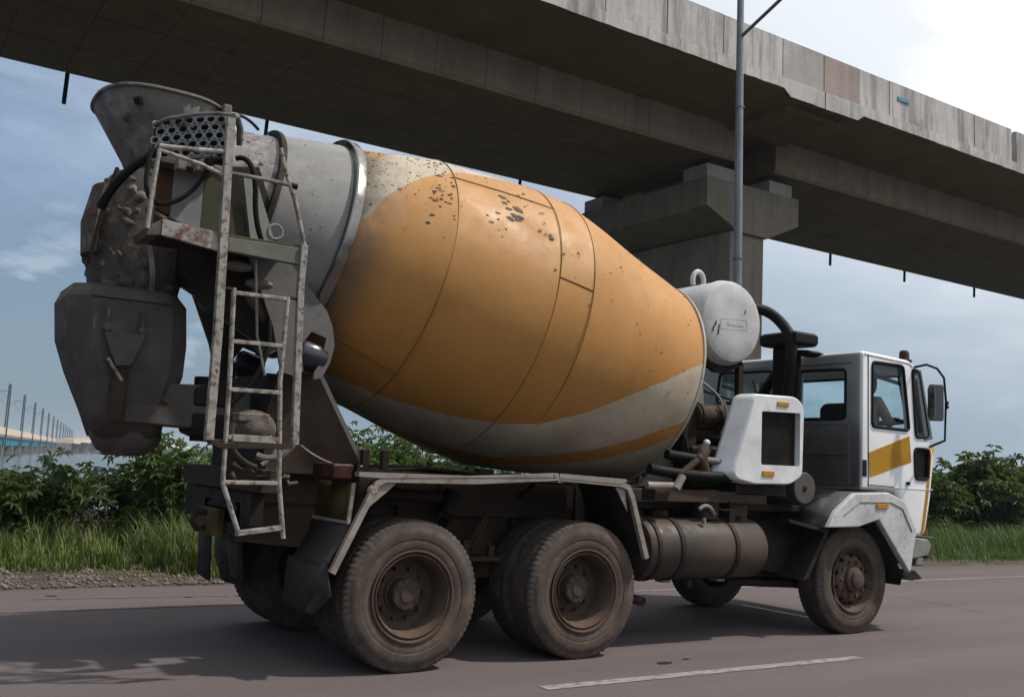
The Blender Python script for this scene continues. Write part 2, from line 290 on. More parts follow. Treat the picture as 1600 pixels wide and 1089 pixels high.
xs = sorted(set([-2500, -1500, -700, -300, -150, -80, -50, -30, -20, -14, -10]+[round(-8+.45*i, 2) for i in range(100)]+[40, 45, 52, 60, 70, 85, 110, 150, 220, 350, 700, 1500, 2500]))
ys = sorted(set([-900, -300, -100, -50, -30, -20, -14, -11, -9.5, -8.6, -4, 0, 3.0]+[round(3.3+.3*i, 2) for i in range(30)]+[13, 14, 15.5, 17, 19, 21, 23, 26, 30, 36, 45, 60, 200, 1200, 2500]))
ground = grid_sheet('ground', xs, ys, ground_z, M_SOIL)
water_o = grid_sheet('sea', [-2500, -1000, -200, 0, 200, 1000, 2500], [30, 60, 200, 800, 2500], lambda x, y: -1.75, M_WATER)
rx = [-400, -120, -50, -20]+[-8+1.0*i for i in range(70)]+[70, 90, 130, 220, 500]
me = bpy.data.meshes.new('road'); vs = []; fs = []
for i, x in enumerate(rx):
    vs += [(x, -7.9+.04*math.sin(x*.7), 0), (x, 3.0, 0), (x, road_edge(x)+.03*math.sin(x*4.3), -.002), (x, road_edge(x)+.12, -.05)]
    if i: fs += [((i-1)*4+k, i*4+k, i*4+k+1, (i-1)*4+k+1) for k in range(3)]
me.from_pydata(vs, [], fs); road = link_mesh('road', me, M_ROAD, smooth=40); tag(road, kind='structure')
def strip(name, pts, w, z=.004):
    vs = []; fs = []
    for i, (x, y) in enumerate(pts):
        vs += [(x, y-w/2, z), (x, y+w/2, z)]
        if i: fs.append((2*i-2, 2*i, 2*i+1, 2*i-1))
    me = bpy.data.meshes.new(name); me.from_pydata(vs, [], fs); return link_mesh(name, me, M_LINE, road, smooth=0)
strip('edge_line', [(x, 2.12+.012*abs(x-5)*(1 if x > 5 else .55)) for x in range(4, 61, 2)], .075)
_old = strip('edge_line', [(x, 2.12+.012*abs(x-5)*(1 if x > 5 else .55)) for x in range(-60, 5, 2)], .075); _old.data.materials.clear(); _old.data.materials.append(mat('scrubbed_off_road_paint', (.20, .172, .175), .8, layers=(((.11, .092, .094), 18, .35, .55, (.3, 1, 1), .95),)))
for k in range(-4, 10): strip('lane_dash', [(.62+7.6*k+i*.8, -1.90) for i in range(5)], .11)
tag(strip('near_edge_line', [(-60, -7.3), (80, -7.3)], .10))
M_OIL = mat('old_oil_stain', (.035, .028, .03), .6)
def stain(x, y, a, b, seed):
    rng = np.random.default_rng(seed); n = 18; vs = [(x, y, .0045)]
    for k in range(n): w = 2*math.pi*k/n; q = rng.uniform(.6, 1.1); vs.append((x+a*q*math.cos(w), y+b*q*math.sin(w), .0045))
    me = bpy.data.meshes.new('oil_stain'); me.from_pydata(vs, [], [(0, 1+k, 1+(k+1) % n) for k in range(n)]); link_mesh('oil_stain', me, M_OIL, road, smooth=0)
for x, y, a, b, sd in ((2.02, -1.52, .09, .045, 1), (2.3, -1.45, .04, .02, 2), (5.9, -2.7, .12, .03, 3), (-1.2, -2.4, .05, .03, 4), (9.5, -.2, .25, .05, 5), (-.4, 2.75, .05, .03, 6), (-1.6, 3.1, .06, .03, 7)): stain(x, y, a, b, sd)
M_TAR = mat('tar_filled_crack', (.03, .026, .027), .6)
def crack(x0, y0, x1, y1, seed):
    rng = np.random.default_rng(seed); n = 26; vs = []; fs = []
    for i in range(n+1):
        t = i/n; x = x0+(x1-x0)*t+rng.normal()*.02; y = y0+(y1-y0)*t+rng.normal()*.025; w = .004+.004*rng.random(); vs += [(x-w, y-w, .0035), (x+w, y+w, .0035)]
        if i: fs.append((2*i-2, 2*i-1, 2*i+1, 2*i))
    me = bpy.data.meshes.new('road_crack'); me.from_pydata(vs, [], fs); link_mesh('road_crack', me, M_TAR, road, smooth=0)
for c_ in ((6.2, -3.2, 9.5, -2.9, 1), (8.0, -.4, 8.4, 2.0, 2), (-1.9, 2.9, .4, 2.7, 3)): crack(*c_)
# ---------------------------------------------------------------- overpass
def concrete(name, base, streak=.6, warm=(.30, .26, .21), dark=(.07, .062, .055)):
    m = bpy.data.materials.new(name); m.use_nodes = True; nt = m.node_tree; b = nt.nodes['Principled BSDF']
    c = mixc(nt, noise(nt, .8, .3, .7), tuple(x*.78 for x in base), tuple(x*1.12 for x in base))
    c = mixc(nt, noise(nt, 1.6, .45, .75, (1.2, 1.2, .25), amt=.55), c, warm)
    c = mixc(nt, noise(nt, 1.1, .47, .72, (1.7, 1.7, .22), amt=streak*.8, detail=9, rough=.68, dist=.6), c, dark); c = mixc(nt, noise(nt, 3.0, .52, .72, (1.6, 1.6, .10), amt=streak*.45, detail=6), c, dark); c = mixc(nt, noise(nt, .6, .5, .75, amt=.4, dist=.5), c, tuple(x*.55 for x in base))
    c = mixc(nt, noise(nt, 9, .55, .75, amt=.35), c, tuple(x*.5 for x in base)); c = mixc(nt, noise(nt, 14, .64, .70, amt=.6), c, dark)
    nt.links.new(c, b.inputs['Base Color']); b.inputs['Roughness'].default_value = .88; b.inputs['Specular IOR Level'].default_value = .25
    bp = nd(nt, 'ShaderNodeBump'); bp.inputs['Strength'].default_value = .3; bp.inputs['Distance'].default_value = .03
    nt.links.new(noise(nt, 7, 0, 1, detail=9), bp.inputs['Height']); nt.links.new(bp.outputs[0], b.inputs['Normal']); return m
M_CONC = concrete('shaded_girder_concrete', (.15, .116, .066), .45, (.15, .105, .055), (.035, .027, .017))  # underside shade and its warm tint put into this darker concrete
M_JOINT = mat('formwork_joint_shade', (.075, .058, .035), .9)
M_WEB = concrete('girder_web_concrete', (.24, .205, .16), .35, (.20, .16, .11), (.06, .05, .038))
M_CONCP = concrete('parapet_concrete', (.44, .42, .415), 1.0, (.34, .305, .28), (.055, .05, .047))
M_CONCB = concrete('new_parapet_concrete', (.34, .33, .325), .35, (.24, .22, .2), (.06, .055, .05))
M_CONCW = concrete('pinkish_parapet_concrete', (.33, .265, .245), .3, (.25, .2, .18), (.06, .05, .048))
M_PIER = concrete('pier_concrete', (.21, .185, .15), .5, (.18, .15, .11), (.045, .038, .03))
ov = empty('overpass', (20, 18, 11)); tag(ov, 'long concrete box girder overpass with streaked parapet crossing above the truck', 'overpass')
OV = Vector((20, 18, 11))
class OB(MB):
    def build(s, name, m, parent=None, **k):
        s.v = [(x-OV.x, y-OV.y, z-OV.z) for x, y, z in s.v]; return MB.build(s, name, m, parent, **k)
def section(x0, x1):                                       # box girder segment without its wings
    poly = [(14.92, 12.70), (14.96, 11.70), (15.06, 11.60), (21.56, 11.60), (21.66, 11.70), (21.70, 12.70)]
    return OB().prism(poly, 'yz', x0, x1)
def wiggle(x0, x1, step=.3):
    """deck wing with a rough, hand cast lower edge"""
    n = max(2, int((x1-x0)/step)); rings = []
    for i in range(n+1):
        x = x0+(x1-x0)*i/n; q = random.uniform(-.012, .012)-(.20 if 18.5 < x < 21.8 else 0)
        rings.append([(x, 11.965, 13.18), (x, 11.955, 12.84+q), (x, 12.10, 12.80+q*.6), (x, 14.90, 12.70), (x, 21.72, 12.70), (x, 24.5, 12.80), (x, 24.65, 12.84), (x, 24.65, 13.18)])
    return OB().loft(rings)
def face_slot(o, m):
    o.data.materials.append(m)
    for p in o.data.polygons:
        if p.normal.y < -.6: p.material_index = 1  # near faces get the lighter concrete, so shading sits in the colour
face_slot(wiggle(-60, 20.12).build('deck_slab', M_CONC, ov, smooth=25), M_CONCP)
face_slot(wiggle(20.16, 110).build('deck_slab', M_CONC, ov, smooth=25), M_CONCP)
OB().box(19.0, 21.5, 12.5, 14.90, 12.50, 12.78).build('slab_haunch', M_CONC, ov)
seams1 = [19.62, 17.763, 15.755, 14.803, 13.2, 11.583, 9.918, 8.376, 6.802, 5.244, 3.663, 2.05, .4, -1.2, -2.8, -4.4, -6.0, -10, -20, -40, -60]
seams2 = [21.3, 22.966, 24.362, 26.1, 27.914, 29.582, 31.126, 32.7, 34.249, 36.0, 37.8, 39.6, 41.4, 43.2, 45, 47, 50, 60, 80, 110]
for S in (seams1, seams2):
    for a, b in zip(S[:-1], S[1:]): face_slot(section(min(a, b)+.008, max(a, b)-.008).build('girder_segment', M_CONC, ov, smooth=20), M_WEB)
for a, b in ((-59, 19.55), (21.35, 109)):
    for y in (17.2, 19.5): OB().box(a, b, y-.012, y+.012, 11.594, 11.603).build('formwork_joint', M_JOINT, ov)
# a dark core closes the joints between segments
OB().prism([(15.0, 12.66), (15.12, 11.66), (21.5, 11.66), (21.62, 12.66)], 'yz', -59, 19.5).build('girder_core', M_DARK, ov)
OB().prism([(15.0, 12.66), (15.12, 11.66), (21.5, 11.66), (21.62, 12.66)], 'yz', 21.4, 109).build('girder_core', M_DARK, ov)
pj = [-60, -40, -20, -10, -5, -2.6, -.4, 1.8, 4.0, 6.1, 8.2, 10.307, 11.668, 13.784, 15.893, 18.316, 20.144, 21.8, 23.314, 25.533, 28.01, 30.324, 30.62, 32.7, 35, 37.3, 39.6, 42, 46, 52, 60, 80, 110]
for i, (a, b) in enumerate(zip(pj[:-1], pj[1:])):
    if abs(a-30.324) < .01: continue                       # open notch in the parapet
    m = M_CONCW if abs(a-20.144) < .01 else (M_CONCB if abs(a-18.316) < .01 else M_CONCP)
    dz = random.uniform(-.012, .012); dy = random.uniform(-.008, .008)
    p = OB().prism([(12.02+dy, 13.185), (12.03+dy, 14.39+dz), (12.20, 14.41+dz), (12.42, 13.185)], 'yz', a+.014, b-.014).build('parapet_panel', m, ov, bev=.012)
    if m is M_CONCW: p['label'] = 'pinkish repaired parapet panel beside the joint'
for a, b in ((-60, 20.1), (20.2, 110)): OB().prism([(24.3, 13.185), (24.35, 14.4), (24.6, 14.4), (24.63, 13.185)], 'yz', a, b).build('far_parapet', M_CONCP, ov)
OB().box(23.72, 24.3, 11.99, 12.035, 13.83, 13.95).build('blue_mark', mat('blue_plate_paint', (.10, .36, .55), .5), ov)
for x, z in ((.594, 11.02), (6.452, 11.42), (16.088, 11.72), (33.371, 11.38), (38.892, 11.40), (44.778, 11.43)):
    OB().tube([(x+.05, 22.5, 12.9), (x+.02, 22.5, 12.0), (x, 22.5, z)], .06, 8).build('drain_pipe', M_BLACK, ov)
# ---------------------------------------------------------------- pier
pr = empty('bridge_pier', (20.2, 18.2, -.3)); tag(pr, 'concrete wall pier with hammerhead cap carrying the overpass behind the cab', 'pier'); PR = Vector((20.2, 18.2, -.3))
def pb(mb, name, m, **k):
    mb.v = [(x-PR.x, y-PR.y, z-PR.z) for x, y, z in mb.v]; return mb.build(name, m, pr, **k)
pb(MB().prism([(19.40, 15.05), (20.9, 15.05), (20.95, 15.1), (20.95, 21.5), (19.38, 21.5), (19.38, 15.1)], 'xy', -1.2, 9.30), 'column', M_PIER, bev=.03)
cap = [(19.64, 9.27), (21.0, 9.27), (22.44, 9.92), (22.44, 10.86), (18.2, 10.86), (18.2, 9.90)]
pb(MB().prism(cap, 'xz', 14.92, 21.65), 'pier_cap', M_PIER, bev=.025)
for x0, x1 in ((18.35, 19.75), (21.2, 22.3)):
    for y0 in (15.1, 20.4): pb(MB().box(x0, x1, y0, y0+1.1, 10.87, 11.34), 'bearing_pedestal', M_CONCB, bev=.02); pb(MB().box(x0+.3, x1-.3, y0+.25, y0+.85, 11.34, 11.6), 'bearing', M_DARK)
# ---------------------------------------------------------------- street lamp
M_GALV = mat('galvanised_steel', (.30, .315, .34), .45, metal=.55, layers=(((.16, .165, .18), 3, .5, .8, (1, 1, .2), .6),))
lp = empty('street_lamp', (10.44, 6.0, 0)); tag(lp, 'tall galvanised street lamp post rising behind the truck cab', 'street lamp')
MB().tube([(0, 0, -.3), (0, 0, 5), (-.09, .0, 12.2)], [.105, .085, .062], 16).build('pole', M_GALV, lp)
MB().lathe([(.17, 0), (.17, .03), (.12, .04), (.115, .5), (.10, .55)], (0, 0, 0), (0, 0, 1), 20).build('base_flange', M_GALV, lp)
for z in (3.1, 5.6, 8.6): MB().lathe([(.09, -.012), (.099, -.01), (.099, .01), (.09, .012)], (-.012*(z-5 > 0)*(z-5)/1, 0, z), (0, 0, 1), 16).build('pole_band', M_GALV, lp)
MB().tube([(-.06, 0, 10.02), (-.06, -1.05, 10.43), (-.06, -2.3, 10.85), (-.06, -2.9, 10.92)], .035, 10).build('arm', M_GALV, lp)
lh = MB().loft([[(-.06+a*w, y, 10.92+b*h) for a, b in ((-1, -.4), (1, -.4), (1, .3), (.5, 1), (-.5, 1), (-1, .3))] for y, w, h in ((-2.75, .06, .05), (-3.0, .13, .08), (-3.4, .13, .08), (-3.6, .07, .05))]).build('lamp_head', M_GALV, lp)
# ---------------------------------------------------------------- vegetation
def leaf_mat(name, c1, c2, tr=.35):
    m = bpy.data.materials.new(name); m.use_nodes = True; nt = m.node_tree; b = nt.nodes['Principled BSDF']; o = nt.nodes['Material Output']
    at = nd(nt, 'ShaderNodeAttribute', attribute_name='tint'); c = mixc(nt, at.outputs['Fac'], c1, c2)
    c = mixc(nt, noise(nt, 2.2, .4, .7, amt=.4), c, tuple(.6*x for x in c1))
    nt.links.new(c, b.inputs['Base Color']); b.inputs['Roughness'].default_value = .55; b.inputs['Specular IOR Level'].default_value = .35
    t = nd(nt, 'ShaderNodeBsdfTranslucent'); nt.links.new(mixc(nt, .5, c, (.10, .16, .02)), t.inputs[0]); mx = nd(nt, 'ShaderNodeMixShader'); mx.inputs[0].default_value = tr
    nt.links.new(b.outputs[0], mx.inputs[1]); nt.links.new(t.outputs[0], mx.inputs[2]); nt.links.new(mx.outputs[0], o.inputs[0]); return m
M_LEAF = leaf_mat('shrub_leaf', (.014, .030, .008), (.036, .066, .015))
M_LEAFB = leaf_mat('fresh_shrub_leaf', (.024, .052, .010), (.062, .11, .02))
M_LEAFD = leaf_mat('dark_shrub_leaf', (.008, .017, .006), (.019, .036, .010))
M_GRASS = leaf_mat('roadside_grass', (.035, .058, .012), (.125, .15, .034), .25)
M_GRASSF = leaf_mat('fresh_yellow_grass', (.06, .10, .018), (.20, .24, .05), .3)
M_GRASSR = leaf_mat('green_roadside_grass', (.034, .072, .011), (.085, .15, .024), .25)
M_TWIG = mat('twig_bark', (.075, .058, .042), .9)
def np_mesh(name, V, F3, tint=None):
    me = bpy.data.meshes.new(name); nv = len(V); nf = len(F3)
    me.vertices.add(nv); me.vertices.foreach_set('co', np.asarray(V, np.float32).ravel())
    me.loops.add(nf*3); me.loops.foreach_set('vertex_index', np.asarray(F3, np.int32).ravel())
    me.polygons.add(nf); me.polygons.foreach_set('loop_start', np.arange(0, nf*3, 3, dtype=np.int32))
    if tint is not None:
        a = me.attributes.new('tint', 'FLOAT', 'POINT'); a.data.foreach_set('value', np.asarray(tint, np.float32))
    me.update(calc_edges=True); return me
def palmate(centres, size, rng, lobes=6, droop=.5):
    n = len(centres); K = lobes; V = np.zeros((n, K, 4, 3)); T = np.zeros((n, K, 4))
    nrm = rng.normal(size=(n, 3))*.5+[0, 0, 1.0]; nrm /= np.linalg.norm(nrm, axis=1)[:, None]
    a = rng.normal(size=(n, 3)); a -= (a*nrm).sum(1)[:, None]*nrm; a /= np.linalg.norm(a, axis=1)[:, None]; b = np.cross(nrm, a)
    sz = size*rng.uniform(.65, 1.25, n); tv = rng.random(n)
    for k in range(K):
        w = 2*np.pi*(k+.5)/(K+.6)+rng.uniform(-.2, .2, n); dr = np.cos(w)[:, None]*a+np.sin(w)[:, None]*b; pp = -np.sin(w)[:, None]*a+np.cos(w)[:, None]*b
        L = (sz*rng.uniform(.75, 1.1, n))[:, None]
        V[:, k, 0] = centres; V[:, k, 1] = centres+dr*L*.55+pp*L*.15+nrm*L*.06; V[:, k, 3] = centres+dr*L*.55-pp*L*.15+nrm*L*.06
        V[:, k, 2] = centres+dr*L-nrm*L*droop*.35-np.array([0, 0, 1])*L*droop*.35; T[:, k] = tv[:, None]
    idx = np.arange(n*K)*4; F = np.concatenate([np.stack([idx, idx+1, idx+2], 1), np.stack([idx, idx+2, idx+3], 1)])
    return V.reshape(-1, 3), F, T.ravel()
def shrub(label, loc, h, rad, seed, nleaf=520, leaf=.15, m=None, lobes=6, group='roadside shrubs', name='roadside_shrub', stems=7, low=.12):
    rng = np.random.default_rng(seed); r = empty(name, loc); tag(r, label, 'shrub', group); st = MB(); tips = []
    for i in range(stems):
        w = rng.uniform(0, 2*np.pi); q = rad*np.sqrt(rng.random())*.9; top = np.array([q*np.cos(w), q*np.sin(w), h*rng.uniform(.55, 1.0)*(1-.25*(q/rad)**2)])
        base = np.array([top[0]*.25, top[1]*.25, -.05]); mid = (base+top)/2+rng.normal(size=3)*.08*h
        P = [base, mid, top]; st.tube([tuple(p) for p in P], [.022*h/1.6, .015*h/1.6, .006], 5); tips.append((base, mid, top))
        for j in range(4):
            t = rng.uniform(.3, .95); p = (base*(1-t)+mid*t) if t < .5 else (mid*(1-t)+top*t); e = p+np.array([rng.normal()*.35*rad, rng.normal()*.35*rad, rng.uniform(.05, .35)*h*.6])
            st.tube([tuple(p), tuple((p+e)/2+rng.normal(size=3)*.03), tuple(e)], [.010, .008, .004], 4); tips.append((p, (p+e)/2, e))
    C = []
    per = max(4, nleaf//len(tips))
    for a, b, c in tips:
        k = int(per*rng.uniform(.5, 1.5)); t = rng.beta(2.2, 1.0, k)[:, None]; q = np.where(t < .5, a*(1-2*t)+b*2*t, b*(2-2*t)+c*(2*t-1)); C.append(q+rng.normal(size=(k, 3))*[.16*rad+.04, .16*rad+.04, .10*h+.02])
    C = np.concatenate(C); C = C[C[:, 2] > low*h*rng.random(len(C))]
    V, F, T = palmate(C, leaf, rng, lobes); link_mesh('crown', np_mesh('crown', V, F, T), m or M_LEAF, r, smooth=0)
    st.build('trunk', M_TWIG, r); return r
SH = [ # label, x, y, h, rad, n, leaf, mat
 ('dark leafy shrub cut by the left edge of the picture', -2.3, 8.2, 1.24, .95, 480, .15, M_LEAFB),
 ('broad dark shrub left of the hanging chute, second from the left edge', -1.15, 8.0, 1.16, .7, 360, .15, M_LEAF),
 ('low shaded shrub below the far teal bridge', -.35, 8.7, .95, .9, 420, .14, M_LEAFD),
 ('fresh green sapling reaching above the chute bottom', .55, 8.0, 1.75, .6, 620, .13, M_LEAFB),
 ('leafy shrub just behind the ladder at the truck rear', 1.35, 8.3, 1.38, .75, 460, .14, M_LEAFB),
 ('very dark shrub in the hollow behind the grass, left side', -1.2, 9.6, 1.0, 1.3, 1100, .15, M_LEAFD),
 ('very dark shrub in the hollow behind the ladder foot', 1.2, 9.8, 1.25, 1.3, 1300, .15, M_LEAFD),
 ('shrub seen under the drum just behind the rear pedestal', 4.2, 8.2, 1.85, .9, 1200, .14, M_LEAFB),
 ('shrub seen under the middle of the drum', 5.6, 8.6, 1.75, 1.0, 1200, .14, M_LEAF),
 ('shrub hidden mostly behind the wheels and fuel tank', 8.2, 8.8, 1.5, 1.1, 900, .14, M_LEAF),
 ('dark shrub right behind the cab front', 21.0, 9.3, 1.65, 1.2, 950, .20, M_LEAF),
 ('tall shrub with star shaped leaves right of the cab', 23.3, 9.2, 2.4, 1.15, 760, .27, M_LEAF),
 ('dense dark shrub at the right picture edge', 25.6, 9.5, 2.15, 1.4, 1050, .25, M_LEAF),
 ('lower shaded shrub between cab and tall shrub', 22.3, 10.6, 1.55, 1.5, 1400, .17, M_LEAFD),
 ('shrub beyond the right picture edge row', 28.2, 10.0, 2.1, 1.5, 1500, .18, M_LEAF),
 ('rearmost shrub on the right under the girder', 25.2, 12.5, 1.9, 1.7, 1400, .18, M_LEAFD),
]
for i, (lab, x, y, h, rad, n, lf, m) in enumerate(SH): shrub(lab, (x, y, ground_z(x, y)), h, rad, 100+i, n, lf, m)
def grass(name, label, m, areas, seed):
    rng = np.random.default_rng(seed); Vs = []; Fs = []; Ts = []; off = 0
    for (x0, x1, y0, y1, n, hmin, hmax, clump) in areas:
        nc = max(1, n//28); cx = rng.uniform(x0, x1, nc); cy = y0+(y1-y0)*rng.beta(1.1, 1.2, nc); ch = rng.uniform(hmin, hmax, nc)*(1+.0*cx)
        edge = np.clip((cy-y0)/(.35*(y1-y0)+1e-6), .38, 1); ch = ch*edge
        id_ = np.repeat(np.arange(nc), 28); k = len(id_); bx = cx[id_]+rng.normal(size=k)*clump; by = cy[id_]+rng.normal(size=k)*clump; H = ch[id_]*rng.uniform(.55, 1.15, k)
        w = rng.uniform(0, 2*np.pi, k); lean = rng.uniform(.08, .65, k)*H; wd = rng.uniform(.004, .0085, k)
        bz = np.array([ground_z(a, b) for a, b in zip(bx, by)])-.02
        dx, dy = np.cos(w), np.sin(w); px_, py_ = -dy*wd, dx*wd; V = np.zeros((k, 5, 3))
        V[:, 0] = np.stack([bx-px_, by-py_, bz], 1); V[:, 1] = np.stack([bx+px_, by+py_, bz], 1)
        V[:, 2] = np.stack([bx+dx*lean*.35-px_*.8, by+dy*lean*.35-py_*.8, bz+H*.6], 1); V[:, 3] = np.stack([bx+dx*lean*.35+px_*.8, by+dy*lean*.35+py_*.8, bz+H*.6], 1)
        V[:, 4] = np.stack([bx+dx*lean, by+dy*lean, bz+H*rng.uniform(.8, 1.0, k)], 1)
        i = off+np.arange(k)*5; Fs.append(np.concatenate([np.stack([i, i+1, i+3], 1), np.stack([i, i+3, i+2], 1), np.stack([i+2, i+3, i+4], 1)])); Vs.append(V.reshape(-1, 3)); off += k*5
        Ts.append(np.repeat(np.clip(rng.normal(.5, .25, k), 0, 1), 5))
    me = np_mesh(name, np.concatenate(Vs), np.concatenate(Fs), np.concatenate(Ts)); o = link_mesh(name, me, m, smooth=0); tag(o, label, 'grass', kind='stuff'); return o
grass('grass', 'yellowish grass tufts along the left verge', M_GRASS, [(-5, 3.2, 4.9, 7.4, 8000, .10, .48, .06), (-.1, 2.8, 4.1, 6.4, 10000, .30, .72, .05), (-5, 0, 4.7, 6, 3500, .06, .28, .05), (-5, 3, 6.4, 8.0, 3000, .3, .7, .05), (-5, 12, 7.0, 11, 9000, .3, .6, .16), (3.2, 13, 4.4, 7.5, 9000, .25, .5, .12), (-5, 1, 4.2, 5.0, 900, .08, .2, .08)], 5)
grass('grass', 'bright green long grass on the right verge ahead of the truck', M_GRASSR, [(12, 36, 4.15, 8.8, 34000, .38, .72, .16), (12, 40, 8.0, 14, 9000, .35, .7, .22), (36, 90, 4.4, 14, 9000, .5, .9, .4)], 6)
grass('grass', 'bright yellow green grass clump just left of the rear wheels', M_GRASSF, [(.2, 2.6, 4.0, 5.3, 7000, .30, .78, .05), (-2.8, -.4, 4.9, 6.2, 1500, .2, .5, .04)], 8)
# gravel on the verge
def gravel():
    rng = np.random.default_rng(3); n = 7000; base = np.array([(1, 0, 0), (0, 1, 0), (-1, 0, 0), (0, -1, 0), (0, 0, 1), (0, 0, -1)], float)
    fc = np.array([(0, 1, 4), (1, 2, 4), (2, 3, 4), (3, 0, 4), (1, 0, 5), (2, 1, 5), (3, 2, 5), (0, 3, 5)])
    x = rng.uniform(-6, 3.2, n); x = np.where((np.sin(x*2.1)+np.sin(x*5.3+1) < -.3) & (rng.random(n) < .75), rng.uniform(-6, 3.2, n), x); y = 3.72+np.abs(rng.normal(size=n))*.75; s = rng.gamma(1.5, .0065, n)+.005
    V = base[None]*s[:, None, None]*rng.uniform(.6, 1.4, (n, 6, 3)); w = rng.uniform(0, 6.3, n); c_, s_ = np.cos(w)[:, None], np.sin(w)[:, None]
    X = V[..., 0]*c_-V[..., 1]*s_; Y = V[..., 0]*s_+V[..., 1]*c_; V = np.stack([X, Y, V[..., 2]*.7], -1)
    V += np.stack([x, y, [max(ground_z(a, b), -.0)+.005 for a, b in zip(x, y)]], 1)[:, None]
    F = (fc[None]+(np.arange(n)*6)[:, None, None]).reshape(-1, 3)
    o = link_mesh('gravel', np_mesh('gravel', V.reshape(-1, 3), F), M_GRAVEL, smooth=0); tag(o, 'loose grey gravel on the left road shoulder', 'gravel', kind='stuff')
gravel()
def rock(label, loc, s, seed, mt):
    rng = np.random.default_rng(seed); bm = bmesh.new(); bmesh.ops.create_icosphere(bm, subdivisions=3, radius=1)
    for v in bm.verts:
        q = 1+.16*math.sin(v.co.x*5+seed)+.13*math.sin(v.co.y*6+seed*2)+.1*math.sin(v.co.z*7)+rng.uniform(-.04, .04); v.co = Vector((v.co.x*s[0]*q, v.co.y*s[1]*q, v.co.z*s[2]*q))
    me = bpy.data.meshes.new('boulder'); bm.to_mesh(me); bm.free(); o = link_mesh('boulder', me, mt, smooth=25); o.location = loc; tag(o, label, 'boulder')
rock('grey boulder lying in the grass under the right hand shrubs', (25.0, 8.6, .32), (.75, .5, .38), 1, M_GRAVEL)
rock('dark boulder between the shrubs left of the chute', (-.55, 8.3, .0), (.5, .4, .30), 2, M_SOIL)
# ---------------------------------------------------------------- far bridge, masts, shores
az = math.radians(10.7); FD = Vector((math.sin(az), math.cos(az), 0)); FL = Vector((-math.cos(az), math.sin(az), 0)); FO = Vector((CAMPOS[0], CAMPOS[1], 0))
def far(depth, lat, z): p = FO+FD*depth+FL*lat; return (p.x, p.y, z)
M_TEAL = mat('teal_girder_paint', (.03, .26, .36), .6, k=1); M_CREAM = mat('cream_parapet', (.55, .46, .36), .7, k=1); M_FARC = mat('far_concrete', (.27, .27, .27), .8); M_MAST = mat('mast_steel', (.07, .07, .075), .7)
fb = empty('far_bridge', far(160, 24, -2)); tag(fb, 'long distant bridge with teal girders and cream parapet crossing the water', 'bridge'); fbo = Vector(fb.location)
def farbox(d0, d1, l0, l1, z0, z1): return MB().add([tuple(Vector(far(d, l, z))-fbo) for z in (z0, z1) for d, l in ((d0, l0), (d1, l0), (d1, l1), (d0, l1))], [(3, 2, 1, 0), (4, 5, 6, 7), (0, 1, 5, 4), (1, 2, 6, 5), (2, 3, 7, 6), (3, 0, 4, 7)])
for k in range(24):
    d0 = 130+34*k; farbox(d0+.6, d0+33.4, 23.5, 33, .9, 3.0).build('girder', M_TEAL, fb); farbox(d0-1.2, d0+1.2, 23.0, 33.5, -2.5, .85).build('pier', M_FARC, fb)
    for j in range(5): farbox(d0+3+j*6.6, d0+3.5+j*6.6, 23.2, 23.48, 1.0, 3.0).build('stiffener', M_TEAL, fb)
farbox(128, 950, 22.9, 33.6, 3.02, 3.7).build('deck', M_FARC, fb); farbox(128, 950, 22.8, 23.1, 3.72, 5.6).build('parapet', M_CREAM, fb)
fb2 = empty('far_bridge', far(420, -5, -2)); tag(fb2, 'faint pale arched causeway on the horizon beyond the teal bridge', 'bridge'); fbo = Vector(fb2.location)
for k in range(16):
    d0 = 520+60*k; l0 = 10-k*k*1.15-k*1.0; l1 = 10-(k+1)**2*1.15-(k+1)*1.0; zt = 5+3*math.sin(k*.32)
    mb = MB(); mb.add([tuple(Vector(far(d, l+e, z))-fbo) for z in (zt-2, zt) for d, l, e in ((d0, l0, 0), (d0+60, l1, 0), (d0+60, l1, 8), (d0, l0, 8))], [(3, 2, 1, 0), (4, 5, 6, 7), (0, 1, 5, 4), (1, 2, 6, 5), (2, 3, 7, 6), (3, 0, 4, 7)]); mb.build('deck', M_CREAM, fb2)
    farbox(d0, d0+3, l0+1, l0+7, -2.5, zt-2.02).build('pier', M_FARC, fb2)
def mast(k, label):
    d = 237+60*k; r = empty('catenary_mast', far(d, 22.7, 4.6)); tag(r, label, 'mast', 'railway masts along the far bridge')
    mb = MB()
    for sx in (-.28, .28): mb.tube([(sx, 0, -4), (sx*.8, 0, 12.6)], .17, 4)
    r1 = mb.build('post', M_MAST, r); lat = MB(); z = -3.6
    while z < 12: lat.tube([(-.28, 0, z), (.28, 0, z+.55)], .06, 4); lat.tube([(.28, 0, z+.55), (-.28, 0, z+1.1)], .06, 4); z += 1.1
    lat.build('lattice', M_MAST, r); MB().tube([(0, 0, 10.6), (-1.6, .3, 10.9), (-3.0, .5, 10.4)], .07, 5).build('bracket', M_MAST, r)
words = ['nearest lattice railway mast at the left picture edge', 'second lattice railway mast from the left edge', 'third lattice railway mast from the left edge', 'fourth lattice railway mast from the left edge', 'fifth lattice railway mast from the left edge', 'sixth lattice railway mast from the left edge', 'seventh lattice railway mast from the left edge']
for k in range(15): mast(k, words[k] if k < 7 else 'tiny faded lattice mast at the far end of the mast row')
for z, lt in ((15.2, 24.3), (14.4, 25.6)):
    mb = MB(); pts = []
    for k in range(-1, 14):
        for t in range(6): d = 237+60*(k+t/6); q = t/6; pts.append(far(d, lt, z-1.6*4*q*(1-q)))
    mb.tube(pts, .045, 4); o = mb.build('overhead_wire', M_MAST); tag(o, 'upper sagging wire strung along the far masts' if z > 15 else 'lower sagging wire strung along the far masts', 'wire')
M_HILL = mat('far_shore_trees', (.03, .05, .035), .9)
